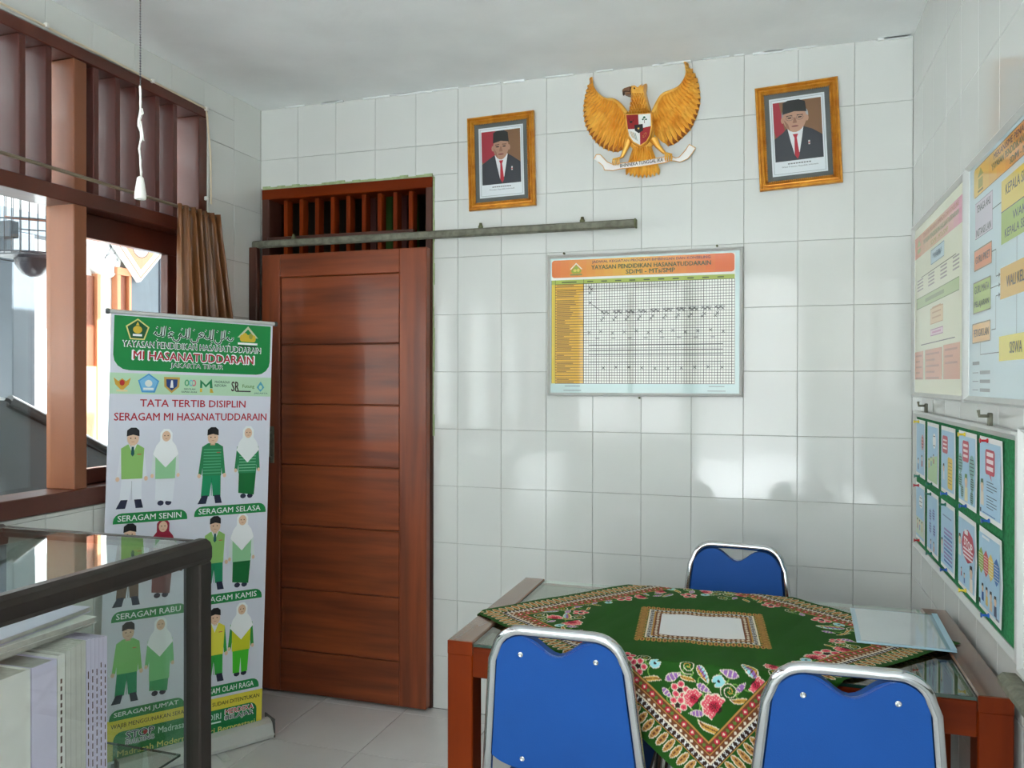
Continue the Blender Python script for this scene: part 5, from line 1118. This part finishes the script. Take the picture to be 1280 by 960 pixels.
    fb.location.z = 0.03
build_banner()

# ------------------------------------------------------------------ glass display case
def build_case():
    x0, x1, y0, y1, z1 = -2.79, -1.985, -3.05, -1.40, 1.0
    t = thing('display_case', 'glass display case with dark bronze frame at the lower left', 'cabinet', ((x0+x1)/2, (y0+y1)/2, 0)); ox_, oy_ = (x0+x1)/2, (y0+y1)/2
    def bp(name, a, b, c, d, e, f, m, par=None, ch=0.004): return obj(name, MB().bbox(a-ox_, b-oy_, c, d-ox_, e-oy_, f, ch), m, par or t)
    W_ = 0.05
    rail = lambda pts: MB().tube([(a-ox_, b-oy_, c) for a, b, c in pts], 0.03, 12, flat=1.0)
    # rounded top rails
    def rrail(name, a, b, along):
        prof = [(-0.026, -0.06), (0.026, -0.06), (0.030, -0.05), (0.030, -0.022), (0.024, -0.008), (0.010, 0.0), (-0.012, 0.0), (-0.026, -0.006)]
        v = []
        for q in (a, b):
            for w, h in prof: v.append((q[0]+w-ox_ if along == 'y' else q[0]-ox_, q[1]-oy_ if along == 'y' else q[1]+w-oy_, z1+h))
        n = len(prof); f = [tuple(range(n)), tuple(range(n, 2*n))]+[(i, (i+1) % n, n+(i+1) % n, n+i) for i in range(n)]
        return obj(name, MB().add(v, f), M['alu_dark'], t)
    rrail('top_rail', (x1-0.03, y0, 0), (x1-0.03, y1, 0), 'y'); rrail('top_rail', (x0+0.03, y0, 0), (x0+0.03, y1, 0), 'y')
    far = MB().bbox(x0+0.06-ox_, y1-0.022-oy_, z1-0.034, x1-0.056-ox_, y1-oy_, z1-0.004, 0.004); obj('top_rail', far, M['alu_dark'], t)
    bp('top_rail', x0+0.06, y0, z1-0.034, x1-0.056, y0+0.022, z1-0.004, M['alu_dark'])
    for a, b in ((x1-W_, y1-W_), (x0, y1-W_), (x1-W_, y0), (x0, y0)):
        po = bp('corner_post', a, b, 0, a+W_, b+W_, z1-0.06, M['alu_dark'])
        bp('inner_channel', a-0.012 if a > -2.4 else a+W_, b+0.008, 0.05, a if a > -2.4 else a+W_+0.012, b+W_-0.008, z1-0.06, M['alu_grey'], po, 0.001)
    for x in (x1-W_, x0): bp('bottom_rail', x, y0+W_, 0.0, x+W_, y1-W_, 0.06, M['alu_dark'])
    for y in (y0, y1-W_): bp('bottom_rail', x0+W_, y, 0.0, x1-W_, y+W_, 0.06, M['alu_dark'])
    bp('base_board', x0+W_, y0+W_, 0.03, x1-W_, y1-W_, 0.05, M['plain'])
    bp('glass_pane', x1-0.030, y0+W_, 0.06, x1-0.025, y1-W_, z1-0.06, M['glass'], ch=0.0005); bp('glass_pane', x0+W_, y1-0.030, 0.06, x1-W_, y1-0.025, z1-0.034, M['glass'], ch=0.0005)
    bp('glass_pane', x0+W_, y0+0.025, 0.06, x1-W_, y0+0.030, z1-0.034, M['glass'], ch=0.0005)
    bp('glass_lid', x0+0.056, y0+0.022, z1-0.012, x1-0.060, y1-0.022, z1-0.006, M['glass_tab'], ch=0.0005)
    sh = bp('glass_shelf', x0+W_, y0+W_+0.005, 0.405, x1-W_-0.012, y1-W_-0.005, 0.413, M['glass_tab'], ch=0.0005)
    bp('shelf_edge', x1-W_-0.0125, y0+W_+0.005, 0.406, x1-W_-0.0105, y1-W_-0.005, 0.412, M['glass_edge'], sh, 0.0004); bp('shelf_edge', x0+W_, y1-W_-0.0055, 0.406, x1-W_-0.012, y1-W_-0.0035, 0.412, M['glass_edge'], sh, 0.0004)
    for y in (y1-0.4, y0+0.4):
        bp('shelf_bracket', x1-W_-0.008, y-0.012, 0.380, x1-W_-0.001, y+0.012, 0.404, M['alu'], sh, 0.001); bp('shelf_bracket', x0+W_+0.001, y-0.012, 0.380, x0+W_+0.008, y+0.012, 0.404, M['alu'], sh, 0.001)
    obj('lock_screw', MB().lathe([(0.006, 0), (0.006, 0.004), (0.003, 0.006)], (x1-0.062-ox_, y1-0.055-oy_, z1-0.075), 10, 'x'), M['chrome'], t)
build_case()
def book(label, yA, yB, mkey, z0=0.4135, h=0.389, depth=0.215, marks=True, x1=-2.062, dz=0.0):
    t = thing('standing_book', label, 'book', (x1, (yA+yB)/2, z0), 0, 'books standing in the display case'); w = yB-yA; c = min(0.002, w*0.15)
    obj('cover', MB().box(-depth, -w/2, 0, 0, -w/2+c, h+dz).box(-depth, w/2-c, 0, 0, w/2, h+dz).box(-c, -w/2+c, 0, 0, w/2-c, h+dz), M[mkey], t)
    obj('pages', MB().box(-depth+0.004, -w/2+c, 0.003, -c, w/2-c, h+dz-0.004), M['pages'], t)
    if marks:
        mb = MB(); rs = random.Random(int(abs(yA)*1e4)); z = 0.06
        while z < h-0.06:
            l_ = rs.uniform(0.008, 0.022); mb.box(-0.0002, -w*0.12, z, 0.0004, w*0.10, z+l_*0.85); z += l_+0.005
        obj('spine_lettering', mb, M['wood_dark'], t)
book('thick white volume standing in the display case at the left edge', -2.075, -1.918, 'book_white', marks=False)
book('wide plain lilac volume standing between white volumes in the display case', -1.915, -1.848, 'book_lilac', marks=False)
book('slim white volume with dark spine lettering beside the wide lilac volume', -1.846, -1.825, 'book_white', dz=0.005)
for i in range(4): book('plain grey volume, number %s of four grey ones from the wide lilac volume' % ['one', 'two', 'three', 'four'][i], -1.823+0.0148*i, -1.8090+0.0148*i, 'book_grey', marks=False, dz=0.008+0.003*i)
for i in range(5): book('thin lilac booklet with lettered spine, %s of five from the grey volumes' % ['first', 'second', 'third', 'fourth', 'fifth'][i], -1.763+0.0130*i, -1.7510+0.0130*i, 'book_lilac', dz=0.016-0.002*i)
zt = 0.4135+0.389+0.0185
for i, (lb, mk, th, sh_, an) in enumerate((('grey printed magazine lying flat on the books at the bottom', 'book_grey', 0.012, 0.0, 0.04), ('white printed booklet lying on the grey magazine in the case', 'book_white', 0.015, 0.01, -0.05), ('lilac covered booklet on top of the pile in the display case', 'book_lilac', 0.013, -0.015, 0.08))):
    t = thing('lying_booklet', lb, 'book', (-2.235+sh_, -1.82-sh_*0.5, zt), an, 'booklets lying on the books'); zt += th+0.0012
    obj('cover', MB().box(-0.105, -0.15, 0, 0.105, 0.15, 0.0012).box(-0.105, -0.15, th-0.0012, 0.105, 0.15, th), M[mk], t); obj('pages', MB().box(-0.102, -0.147, 0.0012, 0.102, 0.147, th-0.0012), M['pages'], t)

# ------------------------------------------------------------------ curtain, rod, cable, pull cord
ry1 = at(272, 273, 0, -2.735); ry0 = at(0, 190, 0, -2.735)
rd = thing('curtain_rod', 'thin tarnished metal curtain rod crossing the window below the louvres', 'rod', (-2.735, ry1[1], ry1[2]))
obj('rod', MB().tube([(0, 0, 0), (0, ry0[1]-ry1[1], ry0[2]-ry1[2]+0.0), (0, -2.4, 0.006)], 0.0065, 8), M['rod'], rd, 60)
for yy in (-0.004, -2.38): obj('bracket', MB().bbox(-0.064, yy-0.004, -0.012, 0.004, yy+0.004, 0.012, 0.001), M['rod'], rd)
obj('finial', MB().lathe([(0.007, -0.004), (0.010, 0.002), (0.009, 0.010), (0.003, 0.014)], (0, 0.0, 0), 10, 'y'), M['rod'], rd, 60)
def build_curtain():
    nu, nv = 90, 24; top = at(219, 262, 0, -2.735); bt = at(286, 395, 0, -2.735)
    yt0, yt1 = top[1], ry1[1]-0.006; zt_ = ry1[2]+0.012; zb_ = 1.02; v = []; f = []
    for side in (0, 1):
        for j in range(nv+1):
            s_ = j/nv; z = zt_+(zb_-zt_)*s_
            for i in range(nu+1):
                u = i/nu; w0 = yt0; w1 = yt1+(bt[1]-yt1)*min(1, s_*2.6)**1.1
                ph = u*2*PI*6.5+0.6*math.sin(3*s_); am = 0.012+0.016*min(1, s_*2)
                x = -2.727+am*math.sin(ph)+0.006*math.sin(ph*2.3+s_*4)+0.012*s_
                v.append((x+(0.0 if side == 0 else -0.0018), w0+(w1-w0)*u+0.006*math.sin(ph*1.0+1.2), z))
    n1 = (nu+1)*(nv+1)
    for side in (0, 1):
        for j in range(nv):
            for i in range(nu): a = side*n1+j*(nu+1)+i; f.append((a, a+1, a+nu+2, a+nu+1))
    rim = list(range(nu+1))+[j*(nu+1)+nu for j in range(1, nv+1)]+[nv*(nu+1)+i for i in range(nu-1, -1, -1)]+[j*(nu+1) for j in range(nv-1, 0, -1)]
    for k in range(len(rim)): a, b = rim[k], rim[(k+1) % len(rim)]; f.append((a, b, b+n1, a+n1))
    tag(obj('curtain', MB().add(v, f), M['curtain'], None, 180), 'gathered brown satin curtain hanging at the end of the rod', 'curtain')
build_curtain()
cpts = [(-2.792, at(x, y, 0, -2.79)[1], at(x, y, 0, -2.79)[2]) for x, y in ((0, 3), (58, 33), (110, 60), (150, 80), (190, 101), (225, 119), (258, 136))]
cpts = [(-2.790, -2.6, cpts[0][2]+0.004), (-2.790, -1.9, cpts[0][2])]+cpts+[(-2.790, cpts[-1][1]+0.006, 2.56), (-2.790, -0.375, 2.40), (-2.790, -0.372, 2.20)]
cbw = thing('wall_cable', 'cream electric cable clipped along the top of the window frame', 'cable', (-2.79, -0.375, 2.2))
obj('cable', MB().tube([(a+2.79, b+0.375, c-2.2) for a, b, c in cpts], 0.0042, 8), M['cable'], cbw, 60)
for x, y in ((58, 32), (191, 101), (258, 136), (258, 248)):
    q = at(x, y, 0, -2.79); obj('cable_clip', MB().bbox(-0.008, q[1]+0.375-0.006, q[2]-2.2-0.008, 0.008, q[1]+0.375+0.006, q[2]-2.2+0.008, 0.002), M['white_plastic'], cbw)
D_ = 1.62
pc = CAM+D_*(rt*((175.5-640)/FPX)+up*((480-249)/FPX)+fwd)
pk = thing('pull_cord', 'white pull cord with bell shaped knob hanging from the ceiling', 'pull cord', (pc[0], pc[1], pc[2]))
obj('knob', MB().lathe([(0.0105, 0.0), (0.0112, 0.002), (0.0108, 0.012), (0.0085, 0.028), (0.0062, 0.042), (0.0035, 0.045)], (0, 0, 0), 18), M['white_plastic'], pk, 50)
cs = MB(); zc0 = 0.043; zc1 = 0.225
cs.tube([(0.0025*math.sin(i*1.1)*(1 if i < 12 else 0.3), 0.002*math.cos(i*1.7)*(1 if i < 12 else .3), zc0+(zc1-zc0)*i/16) for i in range(17)], [0.0018+0.0005*(i % 2)+(0.0012 if 7 <= i <= 11 else 0) for i in range(17)], 8)
obj('cord', cs, M['white_plastic'], pk, 60)
obj('cord_fray', MB().tube([(0.0, 0, 0.155), (0.005, 0.0, 0.135), (0.0085, 0, 0.115)], [0.002, 0.0014, 0.0006], 6).tube([(0.0, 0, 0.165), (0.006, 0.001, 0.170), (0.004, 0, 0.180)], 0.0012, 6), M['white_plastic'], pk, 60)
hc_ = H-pc[2]; ch = MB()
nb = int((hc_-0.06-zc1)/0.0052)
for i in range(nb): ch.lathe([(0.0004, -0.0019), (0.0018, -0.0008), (0.0018, 0.0008), (0.0004, 0.0019)], (0, 0, zc1+0.0052*(i+0.5)), 6)
ch.tube([(0, 0, zc1-0.002), (0, 0, hc_-0.05)], 0.0006, 5)
tag(obj('bead_chain', ch, M['alu_grey'], pk, 60), kind='stuff')
obj('ceiling_switch', MB().lathe([(0.012, hc_-0.06), (0.028, hc_-0.045), (0.036, hc_-0.012), (0.036, hc_)], (0, 0, 0), 20), M['white_plastic'], pk, 40)

# ------------------------------------------------------------------ outside the window
EXX = -5.6
struct('ground', MB().box(-14, -14, -0.35, XL-0.14, 12, -0.12).box(XL-0.14, -14, -0.35, 6, YF-0.14, -0.12), M['ext_ground'])
opp = thing('courtyard_building', 'white building across the courtyard with orange doors seen through the window', 'building', (EXX, 1.5, -0.12))
def epart(name, y0, z0, y1, z1, m, d0=-0.3, d1=0.0, par=None): return obj(name, MB().bbox(d0, y0-1.5, z0+0.12, d1, y1-1.5, z1+0.12, 0.004), m, par or opp)
epart('wall', -6.5, -0.12, 6.5, 3.4, M['ext_white'])
epart('added_shade_eave', -6.5, 3.1, 6.5, 3.2, M['ext_white'], 0.0, 0.75)  # added overhang, out of view, to shade the clock and plaque
def ey(px): return at(px, 345, 0, EXX)[1]
ed = epart('door_leaf', ey(100), -0.12, ey(119), 2.26, M['brown_wood'], 0.0, 0.03); epart('door_frame', ey(114), 0.95, ey(119), 2.28, M['orange_wood'], 0.0, 0.06, ed); epart('door_frame', ey(100), 0.95, ey(114), 1.55, M['orange_wood'], 0.0, 0.055, ed)
ed = epart('door_leaf', ey(140), -0.12, ey(156), 2.30, M['brown_wood'], 0.0, 0.03); epart('door_frame', ey(139), -0.12, ey(144), 2.30, M['orange_wood'], 0.0, 0.06, ed); epart('door_frame', ey(154), -0.12, ey(157.5), 2.30, M['orange_wood'], 0.0, 0.06, ed); epart('door_frame', ey(139), 2.30, ey(157.5), 2.36, M['orange_wood'], 0.0, 0.06, ed)
epart('grey_pier', ey(158.5), -0.12, ey(194), 3.4, M['ext_grey'], 0.0, 0.04); epart('grey_pier', ey(194), -0.12, ey(203), 3.4, mat('outside_dark_grey', (54, 60, 70), 0.7), 0.0, 0.05)
ck = at(133, 322, 0, EXX+0.045)
cl = thing('wall_clock', 'round white wall clock on the courtyard wall seen through the window', 'clock', (EXX, ck[1], ck[2]), PI/2)
R_ = 0.165
obj('clock_rim', MB().lathe([(R_, 0.0), (R_, -0.03), (R_-0.012, -0.042), (R_-0.02, -0.03)], (0, 0, 0), 40, 'y'), M['white_plastic'], cl, 40)
p = Pr(-0.031); p.ell(0, 0, R_-0.015, R_-0.015, (232, 234, 236), 1, 36)
for k in range(12): a = k*PI/6; p.text(str(k or 12), (R_*0.72)*math.sin(a)-0.012, (R_*0.72)*math.cos(a)-0.013, (R_*0.72)*math.sin(a)+0.012, (R_*0.72)*math.cos(a)+0.013, (110, 116, 122), 2)
p.line((0, 0), (0.05, 0.045), 0.008, (80, 86, 90), 3); p.line((0, 0), (0.07, 0.10), 0.006, (80, 86, 90), 3); p.line((0, 0), (-0.03, 0.02), 0.003, (150, 60, 60), 4); p.ell(0, 0, 0.009, 0.009, (80, 86, 90), 5)
p.build('clock_face', M['print'], cl)
tp_ = at(175, 353, 0, EXX+0.1); HD = 0.30
dm = thing('calligraphy_plaque', 'white and brown diamond calligraphy plaque hanging beside the clock outside', 'plaque', (EXX+0.062, tp_[1], tp_[2]), PI/2)
obj('plaque_board', MB().relief([(0, 0), (HD, HD), (0, 2*HD), (-HD, HD)], 0, -0.045, 0.02), M['white_plastic'], dm)
p = Pr(-0.0455)
for i, (k_, c) in enumerate(((0.90, (150, 100, 72)), (0.84, (214, 206, 200)), (0.66, (170, 122, 92)))): p.poly([(0, HD-HD*k_), (HD*k_, HD), (0, HD+HD*k_), (-HD*k_, HD)], c, 1+i)
p.ell(0, HD, HD*0.33, HD*0.33, (100, 74, 60), 5, 24); p.ell(0, HD, HD*0.30, HD*0.30, (176, 170, 166), 6, 24)
for k in range(5):
    xk = 0.055-0.027*k; pts = [(xk, HD+0.05), (xk-0.006, HD-0.01), (xk-0.02, HD-0.02), (xk-0.028, HD-0.002+0.02*(k % 2))]
    for a, b in zip(pts[:-1], pts[1:]): p.line(a, b, 0.011, (70, 56, 52), 7)
for k in range(22): a = k/22; p.ell(-HD*.75+HD*.75*a*2 if a < .5 else HD*.75*(2-2*a)-0*HD, 0, 0.0001, 0.0001, (200, 160, 130), 5, 4)
p.build('plaque_print', M['print'], dm)
# pillar, beam and bird cage under the eaves
pil = thing('carport_frame', 'grey carport pillar and beam outside the window', 'pillar', (at(20, 400, 0, -5.2)[0], at(20, 400, 0, -5.2)[1], -0.12))
obj('pillar', MB().bbox(-0.07, -0.085, 0, 0.07, 0.085, 2.52, 0.006), M['ext_grey'], pil); obj('beam', MB().bbox(-0.06, -3.0, 2.52, 0.06, at(72, 280, 0, -5.2)[1]-at(20, 400, 0, -5.2)[1], 2.67, 0.006), M['ext_grey'], pil)
cc = at(42, 346, 0, -4.0)
cg = thing('bird_cage', 'round wire bird cage with dark tray hanging outside the window', 'bird cage', (cc[0], cc[1], cc[2]))
cr, chh = 0.18, 0.56
obj('tray', MB().lathe([(0.02, 0.0), (0.05, 0.012), (0.078, 0.05), (0.088, 0.085), (0.18, 0.10), (0.18, 0.106), (0.05, 0.106)], (0, 0, 0), 28), M['cage_base'], cg, 50)
for i in range(30):
    a = 2*PI*i/30; c_, s_ = math.cos(a)*cr, math.sin(a)*cr; obj('bar', MB().tube([(c_, s_, 0.09), (c_, s_, chh-0.1), (c_*0.75, s_*0.75, chh-0.03), (c_*0.1, s_*0.1, chh)], 0.0022, 5), M['cage'], cg, 60)
for z, r_ in ((0.09, cr), (0.26, cr), (chh-0.1, cr)): obj('hoop', MB().tube([(r_*math.cos(2*PI*k/32), r_*math.sin(2*PI*k/32), z) for k in range(32)], 0.0035, 6, closed=True), M['cage'], cg, 60)
obj('perch', MB().tube([(-0.15, -0.03, 0.30), (0.15, 0.03, 0.27)], 0.007, 8), M['brown_wood'], cg, 60); obj('hook', MB().tube([(0, 0, chh-0.01), (0, 0, chh+0.06), (0.02, 0, chh+0.08), (0, 0, chh+0.10), (0, 0, 3.1-cc[2])], 0.004, 6), M['cage'], cg, 60)
fcup = obj('feed_cup', MB().bbox(-0.05, -0.165, 0.17, 0.04, -0.115, 0.25, 0.004), M['ext_grey'], cg)
struct('roof_eaves', MB().box(XL-1.6, -6, 3.1, XL-0.14, 2.0, 3.16), M['ext_white'])
# parked car
def build_car():
    cx0, cx1 = -5.05, -3.55; t = thing('parked_car', 'dark parked car outside the window with sloping windscreen', 'car', ((cx0+cx1)/2, -0.93, -0.12))
    sec = [(-2.1, 0.55, 0.95), (-2.0, 0.35, 1.05), (-1.5, 0.32, 1.08), (0.9, 0.32, 1.06), (1.25, 0.32, 1.02), (1.9, 0.36, 0.92), (2.1, 0.5, 0.78)]
    v = []; f = []; hw = (cx1-cx0)/2
    for y, zb, zt_ in sec:
        k = 0.93 if abs(y) > 1.95 else 1.0
        v += [(-hw*k*0.92, y, zb), (-hw*k, y, zb+0.18), (-hw*k, y, zt_-0.12), (-hw*k*0.9, y, zt_), (hw*k*0.9, y, zt_), (hw*k, y, zt_-0.12), (hw*k, y, zb+0.18), (hw*k*0.92, y, zb)]
    for i in range(len(sec)-1):
        for j in range(8): f.append((i*8+j, i*8+(j+1) % 8, (i+1)*8+(j+1) % 8, (i+1)*8+j))
    f += [tuple(range(8)), tuple(range(48, 56))]
    obj('body', MB().add(v, f), M['car'], t, 30)
    g = [(-1.75, 1.02, 0.86), (-1.15, 1.50, 0.70), (0.10, 1.53, 0.70), (0.45, 1.46, 0.70), (1.28, 1.00, 0.84)]
    v = []; f = []
    for y, z, w in g: v += [(-w*hw, y, z), (w*hw, y, z)]
    for y, z, w in g: v += [(-0.9*hw, y, 0.98), (0.9*hw, y, 0.98)]
    for i in range(4): f += [(2*i, 2*i+1, 2*i+3, 2*i+2), (2*i, 2*i+2, 12+2*i, 10+2*i), (2*i+1, 11+2*i, 13+2*i, 2*i+3)]
    f += [(0, 10, 11, 1), (8, 9, 19, 18)]
    obj('cabin_glass', MB().add(v, f), M['car_glass'], t, 30)
    obj('roof', MB().add([(-0.71*hw, -1.18, 1.51), (0.71*hw, -1.18, 1.51), (0.71*hw, 0.10, 1.545), (-0.71*hw, 0.10, 1.545), (0.71*hw, 0.47, 1.47), (-0.71*hw, 0.47, 1.47)], [(0, 1, 2, 3), (3, 2, 4, 5)]), M['car'], t)
    for s_ in (-1, 1): obj('pillar', MB().tube([(s_*0.71*hw, 0.42, 1.47), (s_*0.86*hw, 1.30, 1.0)], 0.03, 8), M['car'], t, 60); obj('wiper', MB().tube([(s_*0.3*hw, 1.30, 1.02), (s_*0.3*hw+0.25, 1.0, 1.18)], 0.008, 6), M['tyre'], t)
    obj('reflection_sheet', MB().add([(0.25*hw, 0.95, 1.215), (0.72*hw, 0.75, 1.325), (0.70*hw, 0.52, 1.455), (0.35*hw, 0.56, 1.43)], [(0, 1, 2, 3)]), M['paper'], t)  # white sheet stands in for a sun reflection on the windscreen
    for y in (-1.35, 1.3):
        for s_ in (-1, 1):
            w_ = obj('wheel', MB().lathe([(0.2, -0.1), (0.30, -0.09), (0.31, 0), (0.30, 0.09), (0.2, 0.1)], (s_*(hw-0.08), y, 0.31), 24, 'x'), M['tyre'], t, 40); obj('hub_cap', MB().lathe([(0.18, -0.105), (0.19, 0), (0.18, 0.105)], (s_*(hw-0.08), y, 0.31), 16, 'x'), M['alu'], w_)
    for s_ in (-1, 1): obj('headlight', MB().bbox(s_*0.65*hw-0.12, 2.02, 0.62, s_*0.65*hw+0.12, 2.09, 0.76, 0.02), M['whiteboard'], t); obj('mirror', MB().bbox(s_*(hw+0.06)-0.07, 0.95, 1.02, s_*(hw+0.06)+0.07, 1.05, 1.16, 0.02), M['car'], t)
build_car()
